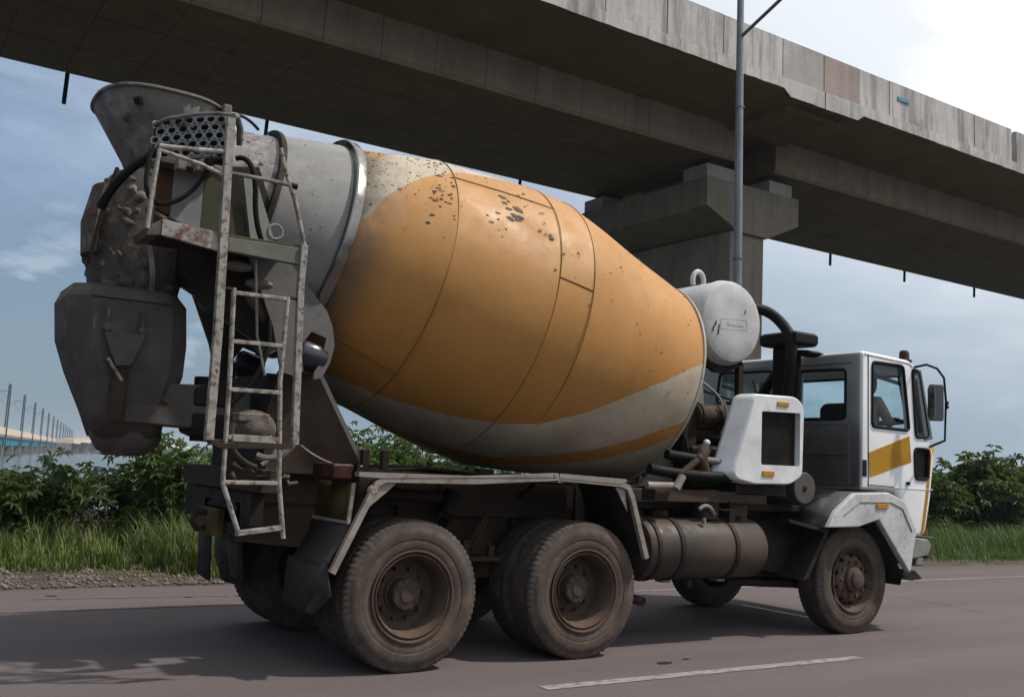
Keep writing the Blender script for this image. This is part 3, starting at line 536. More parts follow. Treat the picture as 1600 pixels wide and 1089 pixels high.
def shore(name, a0, a1, dist, h, seed, base=-2.2):
    rng = np.random.default_rng(seed); mb = MB(); n = 110; rings = []
    for i in range(n+1):
        a = math.radians(a0+(a1-a0)*i/n); hh = h*(.55+.25*math.sin(i*.21+seed)+.14*math.sin(i*.77)+.10*rng.random())
        e = Vector((math.sin(a), math.cos(a), 0)); p = FO+e*dist; q = FO+e*(dist+60)
        rings.append([(p.x, p.y, base), (p.x, p.y, hh*.75), ((p.x+q.x)/2, (p.y+q.y)/2, hh), (q.x, q.y, base)])
    mb.loft(rings); o = mb.build(name, M_HILL, smooth=30); tag(o, kind='structure')
shore('far_shore', 9, 40, 900, 8, 1); shore('far_hills', 38, 80, 1100, 27, 2); shore('far_shore', -40, 9, 1500, 7, 3)
# air
hz = MB().box(-2510, 2510, -910, 2510, -7, 32).build('haze', None, smooth=0); tag(hz, kind='stuff')
mh = bpy.data.materials.new('haze'); mh.use_nodes = True; mh.node_tree.nodes.clear()
_o = mh.node_tree.nodes.new('ShaderNodeOutputMaterial'); _v = mh.node_tree.nodes.new('ShaderNodeVolumePrincipled'); _v.inputs['Density'].default_value = .00025; _v.inputs['Color'].default_value = (.86, .93, 1, 1); _v.inputs['Anisotropy'].default_value = .2
mh.node_tree.links.new(_v.outputs[0], _o.inputs['Volume']); hz.data.materials.append(mh)
# ================================================================ MIXER TRUCK (X forward, right side at -Y)
TR = empty('mixer_truck', (0, 0, 0)); tag(TR, 'dirty white concrete mixer truck with a yellow and white drum driving on the road', 'mixer truck')
def part(mb, name, m, parent=None, **k): return mb.build(name, m, parent or TR, **k)
# ---------------------------------------------------------------- drum
TH, Z0 = .226, 2.943
DA = Vector((math.cos(TH), 0, -math.sin(TH))); DE2 = Vector((math.sin(TH), 0, math.cos(TH))); DO = Vector((0, 0, Z0)); DE1 = Vector((0, -1, 0))
DS = [-.54, .21, .65, 1.097, 1.425, 2.86, 2.913]; DR = [.845, 1.08, 1.155, 1.217, 1.234, .995, .985]
def drum_r(s): return float(np.interp(s, DS, DR))
def drum_pt(s, phi, lift=0):
    r = drum_r(s)+lift; a = math.radians(phi); return DO+DA*s+DE1*(r*math.cos(a))+DE2*(r*math.sin(a))
LOW = ([-.54, -.097, .073, .367, .764, 1.092, 1.47, 1.815, 2.119, 2.475, 2.836, 2.95], [-86, -73.5, -69, -64, -58.4, -52, -43.6, -33.9, -22.8, -9.8, 4.6, 9])
UPP = ([-.54, -.401, -.371, -.311, -.245, -.15, -.048, .06, .172, .303, .403, 2.95], [-4, 10.8, 17.5, 23.3, 28.1, 34.2, 39.8, 44.4, 48.2, 53.1, 55.8, 112])
STT = ([-.54, 1.922, 2.174, 2.42, 2.67, 2.872, 2.95], [-112, -58.5, -51.7, -43.2, -32.8, -25.5, -22]); STB = ([-.54, 2.143, 2.388, 2.629, 2.866, 2.95], [-126, -63.2, -55.5, -46.3, -34.5, -30])
def paint_d(s, phi):
    best = -99
    for q in (phi-360, phi, phi+360):
        lo, up = np.interp(s, *LOW), np.interp(s, *UPP); best = max(best, min(q-lo, up-q))
        best = max(best, min(q-np.interp(s, *STB), np.interp(s, *STT)-q), min(q-up-33, up+62-q), min(q-up-95, up+130-q))
    return best
def drum_mat():
    m = bpy.data.materials.new('weathered_drum_paint'); m.use_nodes = True; nt = m.node_tree; b = nt.nodes['Principled BSDF']
    at = nd(nt, 'ShaderNodeAttribute', attribute_name='band'); ax = nd(nt, 'ShaderNodeAttribute', attribute_name='axial')
    wob = nd(nt, 'ShaderNodeMath', operation='MULTIPLY_ADD'); wob.inputs[1].default_value = 1.0; nt.links.new(noise(nt, 14, .2, .8, amt=1.2), wob.inputs[0]); nt.links.new(at.outputs['Fac'], wob.inputs[2])
    th = nd(nt, 'ShaderNodeMapRange'); th.inputs[1].default_value = .45; th.inputs[2].default_value = .75; nt.links.new(wob.outputs[0], th.inputs[0])
    yel = mixc(nt, noise(nt, 1.3, .3, .7), (.305, .138, .024), (.365, .170, .036)); yel = mixc(nt, noise(nt, 2.6, .45, .8, (1, 1, .5), amt=.5), yel, (.27, .125, .016))
    yel = mixc(nt, noise(nt, 6, .55, .8, amt=.35), yel, (.44, .235, .085))
    wht = mixc(nt, noise(nt, 1.6, .3, .7), (.31, .26, .19), (.41, .355, .275)); wht = mixc(nt, noise(nt, 5, .5, .8, amt=.6), wht, (.19, .15, .105))
    c = mixc(nt, th.outputs[0], wht, yel)
    # dust film from the wheels on the underside paint, dark grease thrown from the track ring, cement flecks
    c = mixc(nt, noise(nt, 30, .655, .70, amt=.85), c, (.12, .085, .06)); c = mixc(nt, noise(nt, 75, .68, .72, amt=.7), c, (.16, .12, .09))
    gm = nd(nt, 'ShaderNodeMapRange'); gm.interpolation_type = 'SMOOTHSTEP'; gm.inputs[1].default_value = -.54; gm.inputs[2].default_value = -.08; gm.inputs[3].default_value = 1; gm.inputs[4].default_value = 0; nt.links.new(ax.outputs['Fac'], gm.inputs[0])
    gmm = nd(nt, 'ShaderNodeMath', operation='MULTIPLY'); nt.links.new(gm.outputs[0], gmm.inputs[0]); nt.links.new(noise(nt, 2.2, .28, .50), gmm.inputs[1]); c = mixc(nt, gmm.outputs[0], c, (.05, .036, .026))
    c = mixc(nt, noise(nt, 1.1, .55, .8, (1, 1, .6), amt=.4), c, (.15, .09, .042))
    nt.links.new(c, b.inputs['Base Color'])
    r = nd(nt, 'ShaderNodeMapRange'); r.inputs[3].default_value = .50; r.inputs[4].default_value = .74; nt.links.new(noise(nt, 4, .3, .7), r.inputs[0]); nt.links.new(r.outputs[0], b.inputs['Roughness'])
    bp = nd(nt, 'ShaderNodeBump'); bp.inputs['Strength'].default_value = .18; bp.inputs['Distance'].default_value = .02; nt.links.new(noise(nt, 2.6, 0, 1, detail=3), bp.inputs['Height'])
    b2 = nd(nt, 'ShaderNodeBump'); b2.inputs['Strength'].default_value = .12; b2.inputs['Distance'].default_value = .004; nt.links.new(noise(nt, 60, 0, 1), b2.inputs['Height']); nt.links.new(bp.outputs[0], b2.inputs['Normal'])
    nt.links.new(b2.outputs[0], b.inputs['Normal']); return m
def build_drum():
    st = sorted(set([round(x, 3) for x in np.linspace(-.54, 2.913, 72)]+DS)); NP = 240; V = []; F = []; B = []; AX = []
    def dent(s, p): return .004*math.sin(3*s+p*.05)+.003*math.sin(7*s-p*.08)
    for s in st:
        for k in range(NP):
            phi = 360*k/NP-180; V.append(tuple(drum_pt(s, phi, dent(s, phi)))); B.append(paint_d(s, phi)); AX.append(s)
    for s, r in ((2.935, .96), (3.0, .90), (3.1, .72), (3.16, .45), (3.18, .18)):
        for k in range(NP):
            a = math.radians(360*k/NP-180); V.append(tuple(DO+DA*s+DE1*(r*math.cos(a))+DE2*(r*math.sin(a)))); B.append(-50); AX.append(s)
    for i in range(len(st)+4):
        for k in range(NP): F.append((i*NP+k, i*NP+(k+1) % NP, (i+1)*NP+(k+1) % NP, (i+1)*NP+k))
    me = bpy.data.meshes.new('drum'); me.from_pydata(V, [], F)
    for nme, dat in (('band', B), ('axial', AX)): a = me.attributes.new(nme, 'FLOAT', 'POINT'); a.data.foreach_set('value', dat)
    bm = bmesh.new(); bm.from_mesh(me); bmesh.ops.recalc_face_normals(bm, faces=bm.faces); bm.to_mesh(me); bm.free()
    return link_mesh('drum', me, drum_mat(), TR, smooth=40)
drum = build_drum()
M_SEAM = mat('dark_weld_seam', (.26, .14, .045), .7)
def arc(s, p0=-180, p1=180, lift=.003, n=120): return [tuple(drum_pt(s, p0+(p1-p0)*i/n, lift)) for i in range(n+1)]
for s in (.21, 1.097, 1.425): part(MB().tube(arc(s)[:-1], .0038, 6, closed=True), 'weld_seam', M_SEAM, drum)
for s0, s1, ph in ((.21, 1.097, 45), (1.097, 1.425, 10), (-.4, .21, -51), (1.425, 2.9, 70), (-.4, .21, 88)):
    part(MB().tube([tuple(drum_pt(s0+(s1-s0)*i/16, ph, .003)) for i in range(17)], .004, 6), 'weld_seam', M_SEAM, drum)
def ring_lathe(prof, n=128): return MB().lathe(prof, DO, DA, n)
part(ring_lathe([(.84, -.56), (.90, -.56), (.91, -.55), (.91, -.49), (.905, -.478), (.84, -.478)]), 'track_ring', M_RING, drum, bev=.006)
part(ring_lathe([(.985, 2.905), (1.0, 2.907), (1.0, 2.93), (.975, 2.936)]), 'head_rim', mat('head_rim_paint', (.5, .46, .4), .5), drum)
neck = part(ring_lathe([(.850, -.56), (.842, -.60), (.715, -1.05)]), 'neck_cone', M_GREYP, drum)
part(ring_lathe([(.70, -1.085), (.738, -1.083), (.742, -1.07), (.742, -1.05), (.735, -1.04), (.70, -1.04)]), 'neck_flange', M_DARK, drum)
part(ring_lathe([(.69, -1.075), (.665, -1.15), (.60, -1.42), (.55, -1.425), (.52, -1.2)]), 'throat', M_THROAT, drum)
def splatter():
    rng = np.random.default_rng(9); mb = MB()
    def blob(s, ph, r):
        n = 9; c = drum_pt(s, ph, .010); ring = []; R = drum_r(s)
        for k in range(n):
            w = 2*math.pi*k/n; q = r*rng.uniform(.55, 1.25); ring.append(drum_pt(s+q*math.cos(w)*1.2, ph+math.degrees(q*math.sin(w)*.75/R), .004))
        mb.add([c]+ring, [(0, 1+k, 1+(k+1) % n) for k in range(n)])
    for s, ph, n, r in ((.72, 30, 7, .05), (.64, 36, 5, .04), (.47, 25, 4, .035), (1.01, 25.8, 4, .03), (.80, 46, 5, .022), (-.01, 18, 3, .025), (.58, 18.3, 2, .02), (.13, 28, 3, .02), (.9, 36, 3, .02), (1.2, 20, 2, .02)):
        for _ in range(n): blob(s+rng.normal()*.05, ph+rng.normal()*2.2, r*rng.uniform(.3, .75))
    for _ in range(80): blob(rng.uniform(-.45, 1.4), rng.uniform(8, 75), rng.gamma(1.3, .0028)+.002)
    for _ in range(190): blob(rng.uniform(-.46, .2), rng.uniform(26, 62), rng.gamma(1.6, .0036)+.002)
    for _ in range(90): blob(rng.uniform(1.4, 2.8), rng.uniform(-50, 60), rng.gamma(1.3, .0026)+.002)
    o = part(mb, 'cement_splatter', mat('dark_cement_splatter', (.21, .165, .125), .95, spec=.1), drum, smooth=25); o['kind'] = 'stuff'
splatter()
# ---------------------------------------------------------------- wheels
def tyre_mesh():
    prof = [(.300, .030), (.325, .016), (.36, .006), (.385, .010), (.39, .004), (.42, 0), (.455, .006), (.462, .012), (.485, .018), (.508, .026), (.519, .040), (.520, .082), (.520, .088), (.508, .091), (.508, .099), (.520, .102), (.521, .135),
            (.521, .138), (.509, .141), (.509, .149), (.521, .152), (.520, .186), (.508, .19), (.508, .198), (.520, .201), (.520, .207), (.519, .25), (.508, .264), (.485, .272), (.455, .284), (.42, .29), (.36, .284), (.300, .26), (.29, .145)]
    N = 288; V = []; F = []; m = len(prof)
    for i, (r, h) in enumerate(prof):
        lug = (8 <= i <= 12) or (24 <= i <= 27)
        for k in range(N):
            ph = k % 4; rr = r-(.006 if (lug and ph in (2, 3)) else 0)
            w = 2*math.pi*(k+(.6*(h-.03)/.05 if h < .1 else 0))/N; V.append((rr*math.cos(w), h, rr*math.sin(w)))
    for i in range(m):
        j = (i+1) % m
        for k in range(N): F.append((i*N+k, i*N+(k+1) % N, j*N+(k+1) % N, j*N+k))
    me = bpy.data.meshes.new('tyre'); me.from_pydata(V, [], F); bm = bmesh.new(); bm.from_mesh(me); bmesh.ops.recalc_face_normals(bm, faces=bm.faces); bm.to_mesh(me); bm.free(); return me
TYRE = tyre_mesh()
def wheel(x, y, side, kind):
    """y: outer plane; side -1 right, +1 left; kind 'outer' dished, 'inner' plain, 'front' bulged"""
    if kind == 'front': rim = MB().lathe([(.298, .02), (.312, .010), (.310, .0), (.296, .006), (.285, .03), (.268, .05), (.255, .075), (.245, .085), (.225, .055), (.20, .035), (.18, .028), (.115, .03), (.115, .06)], (0, 0, 0), (0, 1, 0), 64)
    else: rim = MB().lathe([(.298, .02), (.314, .012), (.316, .0), (.304, -.002), (.296, .02), (.288, .026), (.284, .012), (.276, .010), (.268, .035), (.255, .06), (.248, .16), (.238, .20), (.19, .215), (.15, .20), (.10, .20)], (0, 0, 0), (0, 1, 0), 64)
    w = part(rim, 'wheel', M_RIM)
    w.location = (x, y, .513)
    if side > 0: w.rotation_euler.z = math.pi
    t = link_mesh('tyre', TYRE, M_TYRE, w, smooth=32)
    if kind != 'inner':
        if kind == 'outer':
            hb = MB().lathe([(.135, .205), (.13, .185), (.112, .18), (.108, .12), (.104, .105), (.09, .10), (.055, .098), (.05, .088), (0.001, .086)], (0, 0, 0), (0, 1, 0), 32); part(hb, 'hub', M_HUB, w)
            nuts = [(.092, .093, 10, .009, .012), (.172, .175, 10, .016, .035)]
        else:
            hb = MB().lathe([(.118, .05), (.118, -.005), (.105, -.015), (.085, -.02), (.08, -.045), (.06, -.055), (0.001, -.057)], (0, 0, 0), (0, 1, 0), 32); part(hb, 'hub', M_HUB, w)
            nuts = [(.168, .012, 10, .018, .03)]
            me = MB().cyl((0, .03, 0), (0, .065, 0), .0175, .0175, 10).mesh('hand_hole_plug')  # solid black plugs give the shade of holes that are not cut
            for k in range(10):
                a = 2*math.pi*(k+.5)/10; q = link_mesh('hand_hole_plug', me, M_BLACK, w, smooth=30); q.location = (.222*math.cos(a), 0, .222*math.sin(a))
        for R, h, n, r, L in nuts:
            me = MB().cyl((0, h+L, 0), (0, h-.004, 0), r, r*.9, 6).mesh('wheel_nut')
            for k in range(n): a = 2*math.pi*k/n; q = link_mesh('wheel_nut', me, M_HUB, w, smooth=20); q.location = (R*math.cos(a), 0, R*math.sin(a))
    return w
AX2 = 1.481; AX1 = 4.849
for x in (0, AX2):
    wheel(x, -1.2, -1, 'outer'); wheel(x, -.868, -1, 'inner'); wheel(x, 1.2, 1, 'outer'); wheel(x, .868, 1, 'inner')
    part(MB().tube([(x, -1.0, .52), (x, -.35, .52), (x, -.2, .56), (x, .2, .56), (x, .35, .52), (x, 1.0, .52)], [.09, .09, .17, .17, .09, .09], 14), 'axle', M_DARK)
wf = wheel(AX1, -1.054, -1, 'front'); wheel(AX1, 1.054, 1, 'front')
part(MB().tube([(AX1, -.95, .52), (AX1, -.7, .5), (AX1, -.5, .40), (AX1, .5, .40), (AX1, .7, .5), (AX1, .95, .52)], .06, 10), 'axle', M_DARK)
# ---------------------------------------------------------------- chassis
for s in (-1, 1):
    part(MB().prism([(-1.0, .82), (-1.0, 1.06), (5.6, 1.06), (5.6, .86), (2.2, .78), (-.6, .78)], 'xz', s*.42, s*.36), 'chassis_rail', M_CHASSIS)
    part(MB().box(-1.0, 5.6, s*.415, s*.30, 1.062, 1.085), 'rail_flange', M_CHASSIS)
    part(MB().prism([(-.95, 1.09), (-.95, 1.30), (3.6, 1.30), (4.1, 1.09)], 'xz', s*.44, s*.36), 'subframe_rail', M_CHASSIS)
    part(MB().prism([(-.3, .60), (-.25, .68), (.4, .80), (1.1, .80), (1.75, .68), (1.8, .60), (1.1, .70), (.4, .70)], 'xz', s*.50, s*.58), 'leaf_spring', M_DARK)
    part(MB().prism([(4.1, .70), (4.85, .60), (5.6, .72), (5.6, .78), (4.85, .68), (4.1, .76)], 'xz', s*.44, s*.52), 'leaf_spring', M_DARK)
    part(MB().prism([(.45, .55), (1.0, .55), (1.02, .78), (.86, 1.0), (.6, 1.0), (.44, .78)], 'xz', s*.47, s*.60), 'spring_hanger', M_BROWN, bev=.01)
    for x in (.2, .62, 1.25, 1.9, 2.6, 3.2): part(MB().box(x, x+.10, s*.475, s*.443, .80, 1.28), 'body_bracket', M_BROWN, bev=.004)
for x in (-.95, -.2, .74, 1.7, 2.6, 3.5, 4.3, 5.4): part(MB().box(x-.05, x+.05, -.36, .36, .85, 1.03), 'cross_member', M_DARK)
# pale dusty side plates and pipes between rail and mudguard
part(MB().box(.55, 1.78, -.512, -.478, 1.02, 1.295), 'side_plate', M_CHASSIS, bev=.004)
part(MB().box(-.28, .5, -.512, -.478, 1.10, 1.295), 'side_plate', M_CHASSIS, bev=.004)
part(MB().cyl((-.3, -.62, 1.20), (.62, -.62, 1.16), .045, .045, 14), 'air_pipe', M_BROWN)
part(MB().cyl((.52, -.66, 1.05), (.58, -.66, 1.22), .07, .06, 16), 'brake_chamber', M_DARK)
part(MB().tube([(.72, -.72, .78), (.86, -.72, 1.02), (.84, -.72, 1.04), (.69, -.72, .80)], .02, 6), 'brake_lever', M_BROWN)
part(MB().box(.55, .95, -.80, -.55, .70, .735), 'bracket_shelf', M_BROWN, bev=.005)
part(MB().box(.62, .67, -.79, -.74, .735, .86).box(.85, .90, -.79, -.74, .735, .82), 'bracket_pin', M_BROWN, bev=.005)
# propeller shaft, gearbox under
part(MB().tube([(3.6, 0, .75), (1.6, 0, .62)], .06, 10), 'propeller_shaft', M_DARK)
part(MB().loft([[(x, y*w, .72+z*w) for y, z in ((-.28, -.22), (.28, -.22), (.32, .2), (-.32, .2))] for x, w in ((3.5, .6), (3.9, 1), (4.6, 1.1), (5.3, 1.15))]), 'gearbox', M_DARK, bev=.02)
# ---------------------------------------------------------------- rear mudguards
def mudguard(s):
    pts = [(-.64, .70), (-.40, 1.20), (-.36, 1.285), (-.30, 1.315), (.40, 1.325), (1.13, 1.375), (1.75, 1.345), (1.82, 1.32), (1.86, 1.25), (2.03, .77)]
    vs = []; fs = []
    for i, (x, z) in enumerate(pts):
        vs += [(x, s*1.245, z), (x, s*.60, z)]
        if i: fs.append((2*i-2, 2*i, 2*i+1, 2*i-1))
    mg = part(MB().add(vs, fs), 'rear_mudguard', M_DARK, solid=.006, smooth=40)
    lip = []
    for x, z in pts: lip.append((x, s*1.25, z-.012))
    part(MB().tube(lip[:9]+[lip[9]], .021, square=True), 'mudguard_lip', M_TRIM, mg)
    part(MB().prism([(-.50, 1.315), (-.34, 1.31), (1.12, 1.365), (1.13, 1.395), (.4, 1.348), (-.50, 1.345)], 'xz', s*1.20, s*1.275), 'top_edge', M_TRIM, mg)
    part(MB().prism([(1.14, 1.395), (1.14, 1.36), (1.74, 1.335), (1.80, 1.36), (1.78, 1.375)], 'xz', s*1.20, s*1.275), 'top_edge', M_TRIM, mg)
    part(MB().prism([(-.34, 1.31), (-.28, 1.31), (-.28, 1.29), (-.20, 1.285), (-.42, 1.10)], 'xz', s*1.235, s*1.25), 'gusset', M_TRIM, mg)
    part(MB().prism([(1.70, 1.31), (1.79, 1.30), (1.83, 1.12)], 'xz', s*1.235, s*1.25), 'gusset', M_TRIM, mg)
    for x in (.1, 1.3): part(MB().tube([(x, s*.44, 1.15), (x, s*.70, 1.30)], .018, 8), 'stay', M_DARK, mg)
    # inner skirt of the rear bay and rubber flaps
    part(MB().add([(-.50, s*1.22, 1.27), (-.50, s*.62, 1.27), (-.52, s*.62, 1.01), (-.52, s*1.22, 1.01)], [(0, 1, 2, 3)]), 'lamp_panel', M_YELOLD, mg, solid=.012)
    part(MB().tube([(-.512, s*1.22, 1.27), (-.532, s*1.22, 1.01), (-.532, s*.62, 1.01)], .012, square=True), 'panel_frame', M_TRIM, mg)
    f = MB(); nn = 8
    for i in range(nn+1):
        t = i/nn; f.v += [(-.53-.115*t+.012*math.sin(t*5), s*1.22, 1.0-.27*t), (-.53-.115*t+.02*math.sin(t*4), s*.60, 1.0-.28*t)]
        if i: f.f.append((2*i-2, 2*i, 2*i+1, 2*i-1))
    part(f, 'mud_flap', M_BLACKG, mg, solid=.012)
    part(MB().add([(-.655, s*1.20, .745), (-.655, s*.52, .73), (-.64, s*.42, .40), (-.625, s*.92, .37), (-.64, s*.99, .385), (-.63, s*1.24, .545), (-.65, s*1.22, .66)], [(0, 1, 2, 3, 4, 5, 6)]), 'mud_flap', M_BLACKG, mg, solid=.012)
    lamp = part(MB().box(-.66, -.50, s*.84, s*1.20, 1.285, 1.395), 'tail_lamp', M_RED, bev=.02)
    part(MB().box(-.49, -.47, s*.82, s*1.22, 1.275, 1.40), 'lamp_backing', M_DARK, lamp)
    return mg
M_BLACKG = mat('dusty_flap_rubber', (.055, .05, .048), .8, layers=(((.10, .088, .08), 4, .45, .75, A1, .6),), bump=.15)
for s in (-1, 1): mudguard(s)
# round side reflector on the mudguard corner
part(MB().lathe([(.0, -.01), (.02, -.012), (.033, 0), (.04, .012)], (-.385, -1.262, 1.225), (0, 1, 0), 20), 'side_reflector', M_TRIM)
# ---------------------------------------------------------------- rear end: cross beam, tow hook, pedestal
part(MB().box(-1.02, -.88, -.86, 1.02, 1.17, 1.33), 'rear_beam', M_BROWN, bev=.01)
part(MB().box(-1.0, -.90, -.62, .98, .93, 1.165), 'rear_beam', M_DARK, bev=.01)
part(MB().box(-1.05, -1.0, -.1, .5, .82, 1.02), 'tow_plate', M_YELOLD, bev=.01)
part(MB().tube([(-1.02, .2, .98), (-1.12, .2, .98), (-1.16, .2, .92), (-1.12, .2, .86), (-1.05, .2, .87)], .022, 8), 'tow_hook', M_BROWN)
part(MB().add([(-.84, 1.12, 1.02), (-.84, .78, 1.02), (-.80, .80, .40), (-.80, 1.12, .42)], [(0, 1, 2, 3)]), 'left_flap', M_BLACKG, solid=.015)
part(MB().add([(-.86, .35, .92), (-.86, .05, .92), (-.80, .12, .50), (-.80, .28, .50)], [(0, 1, 2, 3)]), 'hanging_flap', M_CHUTE, solid=.012)
for s in (-1, 1):
    pd = part(MB().prism([(-.90, 1.31), (-.12, 1.31), (-.20, 1.45), (-.54, 2.02), (-.86, 2.02), (-.95, 1.6)], 'xz', s*.60, s*.57), 'pedestal_plate', M_BROWN)
    part(MB().tube([(-.13, s*.585, 1.33), (-.21, s*.585, 1.46), (-.55, s*.585, 2.03)], .016, square=True), 'pedestal_edge', M_TRIM, pd)
    part(MB().box(-.24, .04, s*.46, s*.68, 1.302, 1.36), 'pedestal_foot', M_BROWN, pd, bev=.008)
    for x in (-.18, -.02): part(MB().box(x-.025, x+.025, s*.63, s*.68, 1.36, 1.50), 'foot_gusset', M_BROWN, pd)
    # curved roller plate with its opening
    outer = [(-1.30, 3.02), (-1.16, 3.06), (-.86, 2.73), (-.60, 2.47), (-.545, 2.36), (-.52, 2.22), (-.545, 2.10), (-.60, 1.985), (-.66, 1.97), (-.66, 2.02), (-.615, 2.10), (-.585, 2.27), (-.70, 2.305), (-.77, 2.20), (-.74, 2.02), (-.80, 1.98), (-.90, 2.0), (-.98, 2.30), (-1.12, 2.62)]
    part(MB().prism(outer, 'xz', s*.76, s*.735), 'roller_plate', M_GREYPLATE)
    part(MB().lathe([(.0, -.1), (.105, -.1), (.115, -.085), (.115, .085), (.105, .1), (0, .1)], (-.665, s*.66, 2.14), (DA.x, 0, DA.z), 28), 'drum_roller', mat('roller_steel%d' % s, (.10, .10, .115), .22, metal=.7))
part(MB().box(-.93, -.86, -.57, .57, 1.31, 2.0), 'pedestal_wall', M_DARK)
part(MB().box(-.56, -.50, -.57, .57, 1.60, 1.98), 'pedestal_wall', M_DARK)
# hydraulic motor and hose bundle behind the ladder
part(MB().sphere((-1.06, -.72, 1.60), .15, 16, 10, (1.1, .9, .85)), 'hydraulic_unit', M_CEMDK)
part(MB().box(-1.2, -.98, -.84, -.70, 1.64, 1.70), 'valve_block', M_CEM, bev=.012)
for k, (a, b, c, r) in enumerate([((-1.24, -.86, 1.62), (-1.3, -.92, 1.40), (-1.08, -.92, 1.34), .022), ((-1.08, -.9, 1.42), (-.94, -.95, 1.36), (-.84, -.95, 1.52), .024), ((-1.22, -.85, 1.36), (-1.12, -.9, 1.25), (-.98, -.9, 1.30), .02), ((-1.0, -.9, 1.55), (-.9, -.93, 1.45), (-1.05, -.93, 1.36), .016)]):
    P = [tuple((1-t)**2*Vector(a)+2*t*(1-t)*Vector(b)+t*t*Vector(c)) for t in [i/10 for i in range(11)]]; part(MB().tube(P, r, 8), 'hydraulic_hose', M_CEM if k % 2 else M_BROWN)
for k in range(7):
    a = Vector((-1.2+.06*k, -.8, 1.30+.02*(k % 3))); part(MB().tube([tuple(a), tuple(a+Vector((.02, -.05, -.06))), tuple(a+Vector((.08, -.05, -.05)))], .014, 6), 'hose_fitting', M_CEMDK)
def bez(a, b, c, n=12): a, b, c = Vector(a), Vector(b), Vector(c); return [tuple((1-t)**2*a+2*t*(1-t)*b+t*t*c) for t in [i/n for i in range(n+1)]]
part(MB().tube(bez((-1.02, -.78, 2.34), (-.98, -.84, 2.0), (-1.28, -.80, 1.72)), .018, 8), 'hydraulic_hose', M_BLACK)
part(MB().tube(bez((-.86, -1.12, 1.50), (-.62, -1.1, 1.34), (-.24, -.75, 1.38)), .006, 6), 'steel_cable', M_TRIM)
part(MB().tube(bez((-.1, -.45, 1.38), (.2, -.5, 1.42), (1.2, -.5, 1.345)), .010, 6), 'steel_cable', M_BROWN)
part(MB().tube([(-.2, -.50, 1.335), (2.5, -.50, 1.335)], .012, 6), 'pipe_run', M_BROWN)
part(MB().box(.88, 1.02, -.54, -.44, 1.30, 1.40), 'pipe_clip', M_DARK, bev=.006)
# ---------------------------------------------------------------- discharge end
def ell(cx, cy, z, a, b, n=28, sq=1.0):
    out = []
    for k in range(n):
        w = 2*math.pi*k/n; c, s = math.cos(w), math.sin(w); out.append((cx+a*math.copysign(abs(c)**sq, c), cy+b*math.copysign(abs(s)**sq, s), z))
    return out
hop = part(MB().loft([ell(-1.71, 0, 3.88, .42, .50, 40, .72), ell(-1.68, 0, 3.70, .345, .42, 40, .75), ell(-1.64, 0, 3.50, .27, .33, 40, .8), ell(-1.58, 0, 3.26, .22, .27, 40, .85)], caps=False), 'charge_hopper', M_CEM, solid=.014, smooth=40)
part(MB().tube(ell(-1.71, 0, 3.885, .428, .508, 40, .72), .014, 6, closed=True), 'hopper_rim', M_CEM, hop)
part(MB().box(-1.36, -1.30, -.46, -.36, 3.74, 3.90), 'rim_bracket', M_CEM, hop, bev=.01)
part(MB().tube([(-1.95, -.46, 3.80), (-1.93, -.44, 3.76)], .03, 6), 'rim_dent', M_DARK, hop)
cl = part(MB().loft([ell(-1.66, -.02, 3.34, .33, .40, 32, .8), ell(-1.72, -.04, 3.18, .36, .42, 32, .8), ell(-1.77, -.06, 2.90, .36, .40, 32, .82), ell(-1.78, -.08, 2.62, .31, .35, 32, .85), ell(-1.78, -.08, 2.36, .27, .31, 32, .9)]), 'collector_funnel', M_CEMDK, smooth=40)
part(MB().tube(bez((-1.80, -.44, 2.86), (-1.72, -.5, 2.6), (-1.74, -.42, 2.42)), .02, 6), 'funnel_rib', M_CEM, cl)
part(MB().tube(bez((-2.02, -.40, 3.30), (-2.10, -.42, 3.0), (-2.13, -.36, 2.64)), .014, 6), 'funnel_rib', M_DARK, cl)
part(MB().loft([ell(-2.08, -.2, 3.20, .05, .14, 12), ell(-2.12, -.2, 2.95, .06, .17, 12), ell(-2.11, -.2, 2.72, .05, .16, 12)]), 'splash_guard', M_CEMDK, cl, smooth=40)
def oct_(cx, cy, z, a, b, ch_, dz=0):
    P = [(-a, -b+ch_), (-a+ch_, -b), (a-ch_, -b), (a, -b+ch_), (a, b-ch_), (a-ch_, b), (-a+ch_, b), (-a, b-ch_)]
    return [(cx+x, cy+y, z-dz*x) for x, y in P]
ch = part(MB().loft([oct_(-1.885, -.15, 2.475, .33, .34, .09), oct_(-1.87, -.15, 2.40, .375, .39, .12), oct_(-1.845, -.15, 2.14, .375, .39, .13), oct_(-1.81, -.15, 1.93, .335, .37, .12), oct_(-1.785, -.14, 1.66, .24, .31, .10), oct_(-1.77, -.13, 1.50, .195, .25, .08)], caps=False), 'discharge_chute', M_CHUTE, solid=.012, smooth=12)
part(MB().tube(oct_(-1.885, -.15, 2.477, .33, .34, .09), .009, 6, closed=True), 'chute_rim', M_CHUTE, ch)
part(MB().tube([(-2.13, -.543, 2.395), (-1.61, -.543, 2.395)], .006, 6), 'chute_seam', M_DARK, ch)
part(MB().loft([ell(-1.755, -.13, 1.60, .235, .28, 30), ell(-1.75, -.13, 1.50, .235, .27, 30), ell(-1.75, -.13, 1.41, .18, .22, 30), ell(-1.755, -.13, 1.375, .10, .13, 30)]), 'chute_cup', M_CEMDK, ch, smooth=50)
